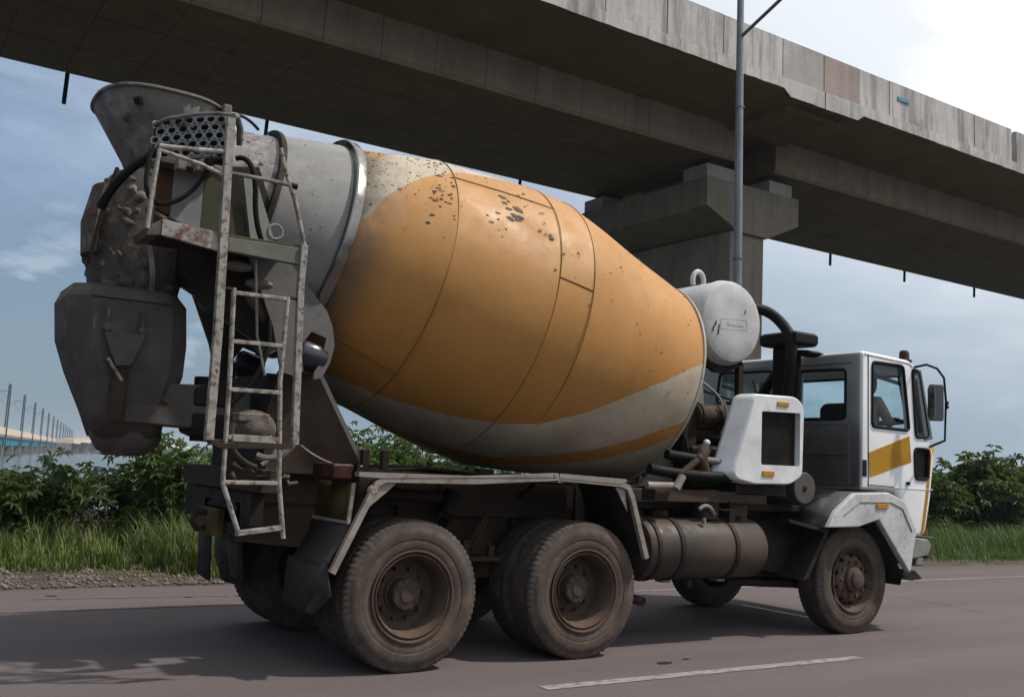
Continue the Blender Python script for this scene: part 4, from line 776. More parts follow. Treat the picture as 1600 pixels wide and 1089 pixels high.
part(MB().add([(-2.04, -.545, 2.17), (-1.78, -.545, 2.18), (-1.86, -.60, 1.96), (-1.95, -.60, 1.955), (-2.04, -.60, 2.165), (-1.78, -.60, 2.175), (-1.87, -.52, 1.95), (-1.94, -.52, 1.95)], [(4, 5, 2, 3), (0, 1, 5, 4), (1, 6, 2, 5), (0, 4, 3, 7), (3, 2, 6, 7)]), 'chute_bracket', M_CHUTE, ch)
for x in (-2.02, -1.80): part(MB().cyl((x, -.57, 2.17), (x-.005, -.57, 2.32), .012, .012, 8).sphere((x, -.575, 2.19), .028, 10, 6), 'chute_bolt', M_CHUTE, ch)
part(MB().cyl((-1.905, -.52, 1.96), (-1.905, -.50, 1.60), .055, .055, 16), 'pivot_post', M_BROWN, ch)
part(MB().cyl((-1.905, -.52, 1.965), (-1.905, -.52, 1.99), .075, .07, 16), 'pivot_collar', M_DARK, ch)
part(MB().cyl((-2.0, -.58, 2.0), (-1.90, -.58, 1.86), .011, .011, 8), 'lock_handle', M_LADDER, ch)
arm = part(MB().prism([(-1.93, 1.60), (-1.93, 1.86), (-1.36, 1.885), (-1.22, 1.90), (-1.0, 1.90), (-1.0, 1.56), (-1.24, 1.56), (-1.36, 1.585)], 'xz', -.47, -.15), 'swing_arm', M_CHUTE, bev=.012)
part(MB().cyl((-1.26, -.31, 1.50), (-1.26, -.31, 1.95), .10, .10, 18), 'arm_pivot', M_DARK, arm)
part(MB().prism([(-1.40, 1.86), (-1.20, 1.94), (-1.12, 1.92), (-1.12, 1.74), (-1.40, 1.74)], 'xz', -.49, -.13), 'arm_lug', M_DARK, arm, bev=.02)
part(MB().prism([(-1.40, 1.69), (-1.12, 1.69), (-1.12, 1.52), (-1.24, 1.50), (-1.40, 1.56)], 'xz', -.49, -.13), 'arm_lug', M_DARK, arm, bev=.02)
part(MB().prism([(-1.64, 1.735), (-1.60, 1.76), (-1.56, 1.735)], 'xz', -.478, -.46), 'torn_lip', M_DARK, arm)
def crust(objs, n, rmin, rmax, m, parent, seed, lift=.012, name='cement_crust'):
    """lumps of set concrete stuck to the surfaces, one part"""
    rng = np.random.default_rng(seed); mb = MB(); P = []
    for o in objs:
        for p in o.data.polygons:
          if len(p.vertices) < 5: P.append((o.data, p.area, p.center.copy(), p.normal.copy(), [o.data.vertices[i].co.copy() for i in p.vertices]))
    A = np.array([q[1] for q in P]); A = A/A.sum()
    for i in rng.choice(len(P), n, p=A):
        vs = P[i][4]; w = rng.dirichlet(np.ones(len(vs))); c = sum((v*float(t) for v, t in zip(vs, w)), Vector()); nrm = P[i][3]
        t1 = nrm.orthogonal().normalized(); t2 = nrm.cross(t1); r = rmin*(rmax/rmin)**rng.random()**2.2; k = 8; ang = rng.uniform(0, 6.3); as_ = rng.uniform(.5, 1)
        ring = []; mid = []
        for j in range(k):
            a = 2*math.pi*j/k; q = r*rng.uniform(.6, 1.25); d = t1*(q*math.cos(a))*as_+t2*(q*math.sin(a)); ring.append(tuple(c+d-nrm*.004)); mid.append(tuple(c+d*.55+nrm*min(lift, r*.6)*rng.uniform(.5, 1.1)))
        mb.add(ring+mid+[tuple(c+nrm*min(lift, r*.6))], [(j, (j+1) % k, k+(j+1) % k, k+j) for j in range(k)]+[(k+j, k+(j+1) % k, 2*k) for j in range(k)])
    o = part(mb, name, m, parent, smooth=50); o['kind'] = 'stuff'; return o
crust([hop], 130, .006, .05, M_CEM, hop, 1); crust([cl], 320, .008, .075, M_CEMDK, cl, 2, .02); crust([cl], 160, .006, .05, M_CEM, cl, 3, .015); crust([ch], 70, .004, .022, M_CEMDK, ch, 4, .006)
# dark apron sheets under the throat
part(MB().loft([[(x, y, z) for y, z in ((-.62, z0), (-.16, z0+.08), (-.16, z1), (-.62, z1))] for x, z0, z1 in ((-1.58, 2.60, 3.1), (-1.32, 2.42, 3.0), (-.95, 2.2, 2.5))]), 'apron', M_DARK)
part(MB().prism([(-1.62, 2.95), (-1.60, 3.33), (-1.15, 3.42), (-1.0, 3.05), (-.98, 2.82)], 'xz', -.70, -.66), 'upper_frame_plate', M_DARK)
M_BRUST = mat('brown_rust_paint', (.10, .045, .025), .8, layers=((SOOT, 5, .5, .7, A1, .7),)); M_PALE = mat('pale_grey_panel', (.30, .295, .30), .6, layers=(((.12, .1, .09), 4, .5, .75, A1, .7),))
for x0, x1, z0, z1, z2, z3, m in ((-1.83, -1.74, 2.98, 3.30, 3.30, 2.95, M_BRUST), (-1.74, -1.54, 2.94, 3.32, 3.27, 2.87, M_PALE), (-1.54, -1.36, 2.87, 3.27, 3.22, 2.80, M_OLIVE)):
    part(MB().prism([(x0, z0), (x0, z1), (x1-.002, z2), (x1-.002, z3)], 'xz', -.78, -.72), 'striped_panel', m)
part(MB().prism([(-1.36, 2.80), (-1.36, 3.1), (-1.28, 3.12), (-1.15, 2.80)], 'xz', -.80, -.74), 'striped_panel', M_OLIVE)
part(MB().prism([(-1.30, 3.30), (-1.22, 3.32), (-1.02, 2.82), (-1.20, 2.80)], 'xz', -.84, -.80), 'side_gusset', M_GREYP)
part(MB().tube([(-1.045+.05*math.cos(a), -.84, 2.95+.05*math.sin(a)) for a in [2*math.pi*k/18 for k in range(18)]], .010, 6, closed=True), 'ring_eye', M_GREYP)
# perforated step guard with real holes
def perforated():
    mb = MB(); nx, nz = 7, 5; cw = .40/nx; chh = .27/nz; n = 12
    def P(x, z, t=0):
        u_ = (x+1.86)/.46; return (x, -.70-.30*math.sin(min(1, max(0, u_))*1.5)+t+.012*math.sin(9*x+5*z), z+.075*u_-.03*u_*u_)
    for j in range(nz):
        for i in range(nx+1):
            cx = -1.86+(i+(.5 if j % 2 else 0))*cw; cz = 3.32+(j+.5)*chh
            if cx > -1.46: continue
            out = []; inn = []
            for k in range(n):
                a = 2*math.pi*k/n; c_, s_ = math.cos(a), math.sin(a); q = max(abs(c_)/(cw/2), abs(s_)/(chh/2)); out.append((cx+c_/q, cz+s_/q)); rr = .0205*(1+.06*math.sin(i*3+j*5)); inn.append((cx+rr*c_, cz+rr*s_))
            vs = [P(*p) for p in out]+[P(*p) for p in inn]+[P(p[0], p[1], .012) for p in inn]
            mb.add(vs, [(k, (k+1) % n, n+(k+1) % n, n+k) for k in range(n)]+[(n+k, n+(k+1) % n, 2*n+(k+1) % n, 2*n+k) for k in range(n)])
    pg = part(mb, 'perforated_guard', M_PERF, smooth=50)
    part(MB().tube([P(-1.87, 3.315), P(-1.75, 3.31), P(-1.6, 3.31), P(-1.48, 3.31), P(-1.44, 3.32), P(-1.43, 3.46), P(-1.46, 3.595), P(-1.53, 3.60), P(-1.65, 3.60), P(-1.8, 3.595), P(-1.88, 3.56)], .012, 6), 'guard_rim', M_CEM, pg)
    gb = MB(); gv = [P(-1.86+.40*i/8, z, .05) for z in (3.32, 3.46, 3.59) for i in range(9)]; gb.add(gv, [(r_*9+i, r_*9+i+1, r_*9+i+10, r_*9+i+9) for r_ in range(2) for i in range(8)]); part(gb, 'guard_hole_shade', M_BLACK, pg)  # added black sheet standing in for the dark interior behind the holes
    return pg
M_PERF = mat('galvanised_guard_sheet', (.34, .335, .33), .4, metal=.35, layers=(((.55, .54, .53), 9, .5, .7, A1, .7), ((.10, .085, .075), 10, .52, .66, A1, .85)), bump=.4, bscale=40)
pgd = perforated(); crust([pgd], 70, .005, .022, M_CEM, pgd, 6, .006); crust([bpy.data.objects['throat']], 160, .006, .035, M_THROAT, drum, 7, .010); crust([bpy.data.objects['neck_cone']], 90, .003, .012, M_CEMDK, drum, 8, .003, 'cement_flecks')
part(MB().box(-1.86, -1.5, -.9, -.68, 3.26, 3.30), 'guard_step', M_CEMDK, bev=.008)
for x in (-1.78, -1.66, -1.55): part(MB().box(x, x+.06, -1.02, -.94, 3.20+.02*(x+1.8)/.2, 3.28), 'guard_block', M_CEM, bev=.01)
# ---------------------------------------------------------------- ladder, posts and rails
YL = -1.15
def rail(pts, r, name='rail', m=None, sq=False, parent=None): return part(MB().tube([(x, YL if len(p) == 2 else p[2], z) for p in [tuple(q) for q in pts] for x, z in [p[:2]]], r, 10, square=sq), name, m or M_LADDER, parent, bev=.004 if sq else 0)
rail([(-1.505, 3.56), (-1.50, 3.2), (-1.475, 2.2), (-1.475, 1.50)], .026, 'ladder_post', sq=True)
rail([(-.95, 2.82), (-.955, 2.55), (-.915, 1.50)], .022, 'ladder_post', sq=True)
rail([(-1.475, 1.50), (-1.40, 1.47), (-.93, 1.49)], .018, 'post_tie', M_BROWN, sq=True)
rail([(-.95, 2.82), (-.965, 2.88), (-1.04, 3.12), (-1.12, 3.30), (-1.16, 3.44)], .015, 'hand_rail')
rail([(-1.47, 3.205), (-1.25, 3.21), (-1.04, 3.205)], .014, 'hand_rail', M_CEM); rail([(-1.07, 3.206), (-1.03, 3.204)], .021, 'rail_cap', M_BLACK)
rail([(-1.93, 3.285), (-1.70, 3.31), (-1.50, 3.34)], .017, 'hand_rail'); rail([(-1.925, 3.27), (-1.945, 3.0), (-1.955, 2.76)], .014, 'hand_rail')
rail([(-1.92, 3.26), (-1.67, 3.225), (-1.52, 3.18)], .013, 'hand_rail'); rail([(-1.67, 3.225), (-1.60, 3.24, -1.05), (-1.5, 3.27, -.95)], .014, 'hand_rail', M_CEM)
rail([(-1.49, 3.58), (-1.44, 3.62, -1.05), (-1.38, 3.58, -.95), (-1.36, 3.48, -.9)], .022, 'post_bracket', M_CEM)
part(MB().prism([(-1.455, 2.70), (-1.455, 2.79), (-.965, 2.80), (-.965, 2.685)], 'xz', YL, YL+.05), 'platform_beam', M_GREENGREY, bev=.006)
part(MB().prism([(-1.455, 2.79), (-1.455, 2.81), (-.965, 2.82), (-.965, 2.80)], 'xz', YL+.01, -.66), 'platform_floor', M_OLIVE, bev=.004)
part(MB().prism([(-1.87, 2.735), (-1.87, 2.835), (-1.51, 2.81), (-1.51, 2.69)], 'xz', YL, YL+.03), 'platform_edge', M_RUSTW, bev=.004)
part(MB().prism([(-1.97, 2.76), (-1.873, 2.835), (-1.873, 2.735), (-1.95, 2.72)], 'xz', YL+.005, -.8), 'platform_floor', M_CEMDK, bev=.004)
part(MB().box(-1.87, -1.5, YL+.03, -.75, 2.74, 2.77), 'platform_floor', M_DARK)
for x, z in ((-1.30, 2.66), (-1.15, 2.56)): part(MB().sphere((x, -.9, z), .07, 12, 8, (1.4, 1, .5)), 'cement_lump', M_CEM)
lad = rail([(-1.395, 2.47), (-1.375, 1.9), (-1.365, 1.24), (-1.235, .92)], .016, 'ladder')
rail([(-1.035, 2.46), (-1.045, 1.9), (-1.0, 1.25), (-.945, .90)], .016, 'ladder_stile', parent=lad)
for z, x0, x1 in ((2.44, -1.39, -1.04), (2.13, -1.38, -1.05), (1.825, -1.375, -1.045), (1.525, -1.37, -1.03), (1.245, -1.365, -1.0)): rail([(x0, z), (x1, z+.005)], .013, 'rung', sq=True, parent=lad)
part(MB().box(-1.33, -1.06, YL-.02, YL+.06, 1.50, 1.545), 'step_plate', M_LADDER, lad, bev=.004)
part(MB().prism([(-1.25, .915), (-1.24, .945), (-.95, .985), (-.95, .955)], 'xz', YL-.02, YL+.05), 'bottom_step', M_LADDER, lad, bev=.003)
for z in (2.46, 1.50): rail([(-1.47, z), (-1.39, z)], .010, 'tie_bar', M_BROWN); rail([(-1.03, z), (-.94, z-.01)], .010, 'tie_bar', M_BROWN)
# hoses draped below the hopper
part(MB().tube(bez((-1.94, -1.0, 3.30), (-2.02, -1.05, 2.86), (-1.80, -1.06, 2.97), 10)+bez((-1.80, -1.06, 2.97), (-1.64, -1.06, 3.06), (-1.58, -1.06, 3.30), 10)[1:]+bez((-1.58, -1.06, 3.30), (-1.55, -1.0, 3.42), (-1.45, -.95, 3.33), 6)[1:], .015, 8), 'draped_hose', M_BLACK)
part(MB().tube(bez((-1.40, -.98, 3.36), (-1.30, -1.05, 3.40), (-1.27, -1.04, 3.15), 8)+bez((-1.27, -1.04, 3.15), (-1.26, -1.02, 2.95), (-1.18, -1.0, 2.82), 8)[1:], .018, 8), 'draped_hose', M_BLACK)
part(MB().tube(bez((-1.75, -.75, 3.44), (-2.05, -.6, 3.25), (-2.12, -.5, 2.98)), .03, 8), 'lever_arm', M_BLACK)
part(MB().tube(bez((-1.32, -.55, 3.80), (-1.2, -.45, 3.86), (-1.05, -.3, 3.82)), .012, 6), 'draped_hose', M_BLACK)
part(MB().tube([(-1.235, -1.05, 2.70), (-1.17, -1.0, 2.2), (-1.08, -.95, 1.95)], .009, 6), 'steel_cable', M_TRIM)
# ---------------------------------------------------------------- front drum support, gearbox, hoses
part(MB().prism([(2.62, 1.31), (3.35, 1.31), (3.42, 1.9), (3.36, 2.35), (3.20, 2.35), (3.12, 1.75), (2.80, 1.50)], 'xz', -.46, -.40), 'front_pedestal', M_GREYP, bev=.008)
part(MB().prism([(2.62, 1.31), (3.35, 1.31), (3.42, 1.9), (3.36, 2.35), (3.20, 2.35), (3.12, 1.75), (2.80, 1.50)], 'xz', .40, .46), 'front_pedestal', M_GREYP, bev=.008)
part(MB().lathe([(.0, 3.15), (.36, 3.15), (.36, 3.24), (.26, 3.27), (.26, 3.50), (.20, 3.53), (.20, 3.70), (.0, 3.70)], DO, DA, 32), 'drum_gearbox', M_DARK, bev=.008)
gm = part(MB().cyl((3.10, -.62, 1.98), (3.62, -.62, 2.0), .105, .105, 24), 'hydraulic_filter', M_BROWN, bev=.012)
for x in (3.14, 3.36): part(MB().lathe([(.105, -.012), (.116, -.01), (.116, .01), (.105, .012)], (x, -.62, 1.985), (1, 0, .03), 24), 'filter_band', M_DARK, gm)
part(MB().tube(bez((3.36, -.74, 2.14), (3.42, -.78, 1.95), (3.34, -.74, 1.82)), .012, 8), 'filter_hose', M_GREYP)
part(MB().tube(bez((3.0, -.5, 2.34), (3.2, -.55, 2.36), (3.34, -.6, 2.24))+bez((3.34, -.6, 2.24), (3.5, -.6, 2.16), (3.44, -.66, 2.05))[1:], .014, 8), 'filter_hose', M_GREYP)
part(MB().tube([(3.3, -.55, 2.22), (3.75, -.6, 2.14), (4.1, -.6, 2.08)], .012, 8), 'filter_hose', M_BLACK)
part(MB().tube(bez((3.02, -.62, 1.9), (2.9, -.7, 1.6), (3.15, -.7, 1.45)), .014, 8), 'filter_hose', M_BLACK)
part(MB().box(2.95, 3.12, -.66, -.50, 1.55, 2.02), 'pump_body', M_DARK, bev=.02)
part(MB().cyl((2.98, -.58, 1.80), (3.5, -.58, 1.80), .07, .09, 16), 'pump_body', M_DARK, bev=.01)
part(MB().box(3.02, 3.5, -.7, -.2, 1.31, 1.7), 'pump_body', M_DARK, bev=.03)
part(MB().sphere((3.22, -.68, 1.73), .035, 10, 6).sphere((3.05, -.62, 2.05), .03, 10, 6), 'white_fitting', M_WHITE)
part(MB().tube([(2.52, -.92, 1.60), (2.82, -.94, 1.575)], .042, 12), 'suction_hose', M_BLACK); part(MB().tube([(2.78, -.94, 1.58), (2.90, -.95, 1.57), (3.2, -.96, 1.56)], .030, 12), 'suction_pipe', M_CEM)
part(MB().tube(bez((2.30, -.95, 1.47), (2.6, -1.0, 1.42), (3.2, -1.0, 1.43)), .045, 12), 'suction_hose', M_BLACK)
part(MB().tube([(2.62, -1.0, 1.44), (2.82, -.98, 1.56)], .030, 10).sphere((2.86, -.96, 1.575), .048, 12, 8), 'suction_pipe', M_BROWN)
part(MB().tube([(2.22, -1.02, 1.33), (2.52, -1.04, 1.335)], .030, 10).cyl((2.50, -1.06, 1.31), (2.58, -1.06, 1.42), .04, .035, 12), 'valve', M_TRIM)
part(MB().box(2.35, 3.7, -.98, -.80, 1.20, 1.30), 'support_beam', M_CHASSIS, bev=.008); part(MB().box(2.1, 4.6, -.80, -.45, 1.13, 1.19), 'support_beam', M_DARK, bev=.008)
part(MB().box(2.0, 2.45, -.72, -.46, 1.02, 1.30), 'valve_chest', M_CHASSIS, bev=.02)
# air reservoirs and small gear above the fuel tank
part(MB().cyl((2.62, -.72, 1.12), (2.62, -.72, .98), .09, .09, 18), 'air_drier', M_CHASSIS, bev=.01)
part(MB().cyl((3.05, -.86, 1.05), (3.05, -.86, 1.26), .115, .115, 20), 'air_drier', M_CHASSIS, bev=.015)
part(MB().tube(bez((2.86, -.98, 1.14), (2.94, -1.0, 1.22), (3.04, -.98, 1.10)), .018, 8), 'drain_elbow', M_TRIM)
part(MB().tube(bez((3.0, -1.0, 1.20), (3.1, -1.03, 1.10), (3.24, -1.0, 1.16)), .008, 6), 'wire_loop', M_BLACK)
part(MB().box(3.28, 3.52, -.92, -.74, 1.02, 1.20), 'battery_box', M_CHASSIS, bev=.012)
part(MB().cyl((3.22, -.98, 1.0), (3.22, -.98, 1.22), .012, .012, 8), 'strap_bolt', M_BLACK); part(MB().cyl((2.88, -1.02, 1.02), (2.88, -1.02, 1.07), .016, .016, 10), 'strap_bolt', M_LADDER)
# ---------------------------------------------------------------- fuel tank
ft = part(MB().lathe([(0.001, 2.22), (.20, 2.22), (.25, 2.235), (.262, 2.26), (.262, 3.58), (.25, 3.605), (.2, 3.62), (0.001, 3.62)], (0, -.84, .80), (1, 0, 0), 48), 'fuel_tank', M_TANKF)
for x in (2.58, 3.22): part(MB().lathe([(.262, -.025), (.273, -.023), (.273, .023), (.262, .025)], (x, -.84, .80), (1, 0, 0), 48), 'tank_strap', M_DARK, ft); part(MB().box(x-.045, x+.045, -.90, -.80, .515, .533), 'strap_clip', M_TRIM, ft)
part(MB().lathe([(.2655, -.02), (.274, -.018), (.274, .018), (.2655, .02)], (2.32, -.84, .80), (1, 0, 0), 48), 'tank_strap', M_DARK, ft)
part(MB().cyl((2.78, -.95, .535), (2.79, -.95, .48), .028, .02, 10), 'drain_plug', M_BROWN, ft)
part(MB().cyl((3.4, -.9, 1.05), (3.4, -.9, 1.09), .045, .045, 16), 'filler_cap', M_DARK, ft)
part(MB().tube([(2.0, -.3, .5), (2.25, -.7, .40), (2.33, -.9, .36)], .038, 12, caps=False), 'exhaust_pipe', M_BROWN, solid=.004)
part(MB().cyl((1.75, -.2, .55), (2.25, -.42, .52), .1, .1, 16), 'silencer', M_BROWN)
part(MB().cyl((3.55, -.62, .47), (4.55, -.70, .43), .035, .035, 8), 'drag_link', M_DARK); part(MB().box(3.6, 4.35, -.72, -.50, .52, .68), 'step_well', M_DARK, bev=.02)
# ---------------------------------------------------------------- oil cooler box
prof = rounded([(2.94, 1.46), (3.24, 2.14), (3.32, 2.185), (3.95, 2.20), (4.06, 2.12), (4.045, 1.47), (3.88, 1.385), (3.30, 1.375), (3.0, 1.41)], .06, 4)
def cooler():
    n = len(prof); cx, cz = 3.55, 1.78; R = []
    for y, k, sh in ((-.88, .98, .12), (-.93, 1.0, .10), (-1.07, 1.0, .17), (-1.093, .985, .185), (-1.10, .965, .19)):
        R.append([(cx+(x-cx)*k+sh*max(0, min(1, (3.45-x)/.3)), y, cz+(z-cz)*k) for x, z in prof])
    # the rear flank is chamfered towards the truck centre, so push those vertices inwards as y grows
    mb = MB(); mb.loft(R, caps=False); k = len(mb.v)
    hole = rounded([(3.485, 1.555), (3.485, 2.035), (3.995, 2.05), (3.995, 1.56)], .02, 3)
    back = [(R[0])]
    mb.f.append(tuple(range(n)))
    # front face with opening: bridge outer ring and hole by triangulating a polygon with hole
    bm = bmesh.new(); ov_ = [bm.verts.new(p) for p in R[-1]]; hv = [bm.verts.new((x, -1.10, z)) for x, z in hole]; es = [bm.edges.new((ov_[i], ov_[(i+1) % n])) for i in range(n)]+[bm.edges.new((hv[i], hv[(i+1) % len(hv)])) for i in range(len(hv))]
    bmesh.ops.triangle_fill(bm, edges=es, use_beauty=True); bm.verts.index_update(); vs = [tuple(v.co) for v in bm.verts]; fs = [tuple(v.index for v in f.verts) for f in bm.faces]; bm.free(); mb.add(vs, fs)
    mb.loft([[(x, -1.10, z) for x, z in hole], [(x, -1.03, z) for x, z in hole]], caps=False)
    bx = part(mb, 'cooler_box', M_WHITEB, smooth=30)
    part(MB().box(3.47, 4.01, -1.035, -1.02, 1.54, 2.07), 'grille', M_GRILLE, bx)
    fins = MB()
    for i in range(34): z = 1.56+i*.0145; fins.box(3.49, 3.99, -1.045, -1.036, z, z+.005)
    part(fins, 'grille_fins', M_GRILLE, bx)
    part(MB().box(3.68, 3.83, -1.112, -1.101, 2.095, 2.135), 'amber_reflector', M_AMBER, bx, bev=.003); part(MB().box(3.50, 3.65, -1.112, -1.101, 1.455, 1.50), 'amber_reflector', M_AMBER, bx, bev=.003)
    part(MB().box(3.3, 3.95, -.98, -.80, 1.28, 1.40), 'cooler_bracket', M_DARK, bx)
    return bx
M_GRILLE = mat('dusty_grille', (.035, .028, .026), .8, layers=(((.10, .075, .06), 4, .48, .75, A1, .7),))
cooler()
part(MB().tube(bez((2.98, -.9, 1.66), (2.86, -.95, 1.6), (2.94, -.95, 1.46)), .06, 12), 'cooler_duct', M_BROWN)
# ---------------------------------------------------------------- water tank
wt = part(MB().lathe([(0.001, -.545), (.2, -.543), (.34, -.532), (.385, -.515), (.405, -.48), (.41, -.44), (.41, .5), (.38, .56), (0.001, .58)], (3.68, 0, 2.925), (0, 1, 0), 64), 'water_tank', M_TANKW, smooth=30)
part(MB().lathe([(.41, -.012), (.416, -.008), (.416, .008), (.41, .012)], (3.68, -.42, 2.925), (0, 1, 0), 64), 'tank_weld', M_TANKW, wt)
part(MB().tube([(3.68-.075*math.cos(a), -.03, 3.395+.095*math.sin(a)) for a in [math.pi*(-.18+1.36*k/16) for k in range(17)]], .026, 10), 'lifting_eye', M_TANKW, wt)
fr = MB()
for a, b in (((3.50, 2.94), (3.85, 2.955)), ((3.50, 2.84), (3.85, 2.86)), ((3.50, 2.84), (3.50, 2.94)), ((3.85, 2.86), (3.85, 2.955))): fr.cyl((a[0], -.5445, a[1]), (b[0], -.5445, b[1]), 0.0022, 0.0022, 6)
part(fr, 'raised_frame', M_TANKW, wt)
emb = MB()
for k in range(7):
    x = 3.585+k*.033; emb.tube([(x, -.5455, 2.875+.004*k/2), (x+.012, -.5455, 2.90+.02*(k == 0)), (x+.024, -.5455, 2.878+.004*k/2)], .0035, 6)
part(emb, 'embossed_lettering', M_TANKW, wt, label='illegible raised lettering painted over')
sc_ = MB()
for x, z, h in ((3.43, 2.86, .05), (3.47, 2.78, .10), (3.40, 2.80, .06), (3.82, 3.02, .04)): sc_.tube([(x, -.545, z), (x+.012, -.545, z+h)], [.007, .004], 5)
part(sc_, 'paint_chips', M_DARK, wt)
for y in (-.35, .35): part(MB().prism([(3.40, 2.60), (3.38, 2.55), (3.62, 2.44), (3.76, 2.44), (3.98, 2.55), (3.96, 2.60), (3.82, 2.53), (3.68, 2.505), (3.54, 2.53)], 'xz', y-.03, y+.03), 'tank_cradle', M_DARK, wt)
for x in (3.40, 3.96):
    for y in (-.35, .35): part(MB().box(x-.03, x+.03, y-.03, y+.03, 1.2, 2.56), 'tank_leg', M_DARK, wt)
# tank hose and intake snorkel
part(MB().tube([(4.05, -.30, 3.10), (4.2, -.32, 3.135)], .05, 12), 'hose_coupling', M_DARK)
part(MB().tube(bez((4.12, -.30, 3.135), (4.42, -.36, 3.20), (4.42, -.60, 2.86), 10)+bez((4.42, -.60, 2.86), (4.42, -.64, 2.6), (4.42, -.56, 2.2), 8)[1:], .055, 14), 'tank_hose', M_BLACK)
sn = part(MB().box(4.50, 4.68, -.46, -.28, 1.5, 2.78), 'intake_snorkel', M_BLACK, bev=.03)
part(MB().loft([[(4.56+a*w, -.45+b*h, z) for a, b in ((-1, -1), (1, -1), (1, 1), (-1, 1))] for z, w, h in ((2.775, .15, .21), (2.80, .17, .24), (2.89, .17, .24), (2.915, .14, .21))]), 'snorkel_hat', M_BLACK, sn, bev=.012)
part(MB().prism([(-.75, 2.72), (-.40, 2.75), (-.40, 2.70), (-.70, 2.66), (-.82, 2.69)], 'yz', 4.48, 4.66), 'rain_lip', M_BLACK, sn)
part(MB().cyl((4.60, -.53, 1.6), (4.60, -.53, 2.72), .04, .04, 12), 'breather_pipe', M_BLACK, sn); part(MB().tube([(4.58, -.3, 2.56), (4.6, -.02, 2.25)], .05, 10), 'snorkel_brace', M_BLACK, sn)
# ---------------------------------------------------------------- cab
def cab_mat():
    m = bpy.data.materials.new('white_cab_paint'); m.use_nodes = True; nt = m.node_tree; b = nt.nodes['Principled BSDF']
    c = mixc(nt, noise(nt, 2, .3, .7), (.62, .64, .66), (.72, .73, .75)); c = mixc(nt, noise(nt, 4, .55, .85, STREAK, amt=.35), c, (.45, .43, .41))
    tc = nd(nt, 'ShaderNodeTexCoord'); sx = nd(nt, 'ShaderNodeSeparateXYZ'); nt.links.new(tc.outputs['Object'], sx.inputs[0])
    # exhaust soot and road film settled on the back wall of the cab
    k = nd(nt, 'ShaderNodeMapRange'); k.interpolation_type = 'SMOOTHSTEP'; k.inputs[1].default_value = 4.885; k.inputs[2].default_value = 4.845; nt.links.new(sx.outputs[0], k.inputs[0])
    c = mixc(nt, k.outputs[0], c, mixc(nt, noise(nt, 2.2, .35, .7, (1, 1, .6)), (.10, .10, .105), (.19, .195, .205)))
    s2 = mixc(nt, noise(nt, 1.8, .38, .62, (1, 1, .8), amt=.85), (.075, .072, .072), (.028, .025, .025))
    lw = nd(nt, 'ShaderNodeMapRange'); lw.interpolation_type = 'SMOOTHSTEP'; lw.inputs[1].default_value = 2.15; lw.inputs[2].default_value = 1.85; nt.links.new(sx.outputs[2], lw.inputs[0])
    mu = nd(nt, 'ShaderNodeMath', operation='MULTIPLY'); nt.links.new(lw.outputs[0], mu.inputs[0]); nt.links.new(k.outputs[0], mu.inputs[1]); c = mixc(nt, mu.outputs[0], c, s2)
    nt.links.new(c, b.inputs['Base Color']); b.inputs['Roughness'].default_value = .35; b.inputs['Coat Weight'].default_value = .15
    bp = nd(nt, 'ShaderNodeBump'); bp.inputs['Strength'].default_value = .06; bp.inputs['Distance'].default_value = .02; nt.links.new(noise(nt, 5, 0, 1), bp.inputs['Height']); nt.links.new(bp.outputs[0], b.inputs['Normal']); return m
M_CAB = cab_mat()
OUT = [(4.85, 1.37), (4.85, 2.735), (5.62, 2.71), (5.74, 2.66), (5.97, 1.90), (6.04, 1.75), (5.98, 1.32), (5.88, .93), (5.62, .93), (5.40, 1.36)]
INN = [(4.90, 1.42), (4.90, 2.685), (5.60, 2.66), (5.69, 2.62), (5.915, 1.89), (5.98, 1.74), (5.92, 1.33), (5.83, .98), (5.66, .98), (5.43, 1.42)]
W_DOOR = [(5.01, 1.99), (5.01, 2.63), (5.50, 2.635), (5.60, 1.985)]; W_QTR = [(5.645, 2.62), (5.755, 2.60), (5.925, 1.94), (5.71, 1.92)]; W_LOW = [(5.685, 1.81), (5.93, 1.81), (5.91, 1.50), (5.70, 1.50)]
W_RL = [(.85, 2.26), (.80, 2.60), (.03, 2.585), (.08, 2.26)]; W_RR = [(-.35, 2.06), (-.36, 2.56), (-.93, 2.55), (-.93, 2.06)]
def solid_prism(poly, plane, a, b, bevel=0, seg=3):
    mb = MB().prism(poly, plane, a, b); me = mb.mesh('t'); bm = bmesh.new(); bm.from_mesh(me)
    if bevel:
        ed = [e for e in bm.edges if e.is_manifold and e.calc_face_angle(0) > .35]; bmesh.ops.bevel(bm, geom=ed, offset=bevel, segments=seg, affect='EDGES', profile=.6, clamp_overlap=True)
    return bm
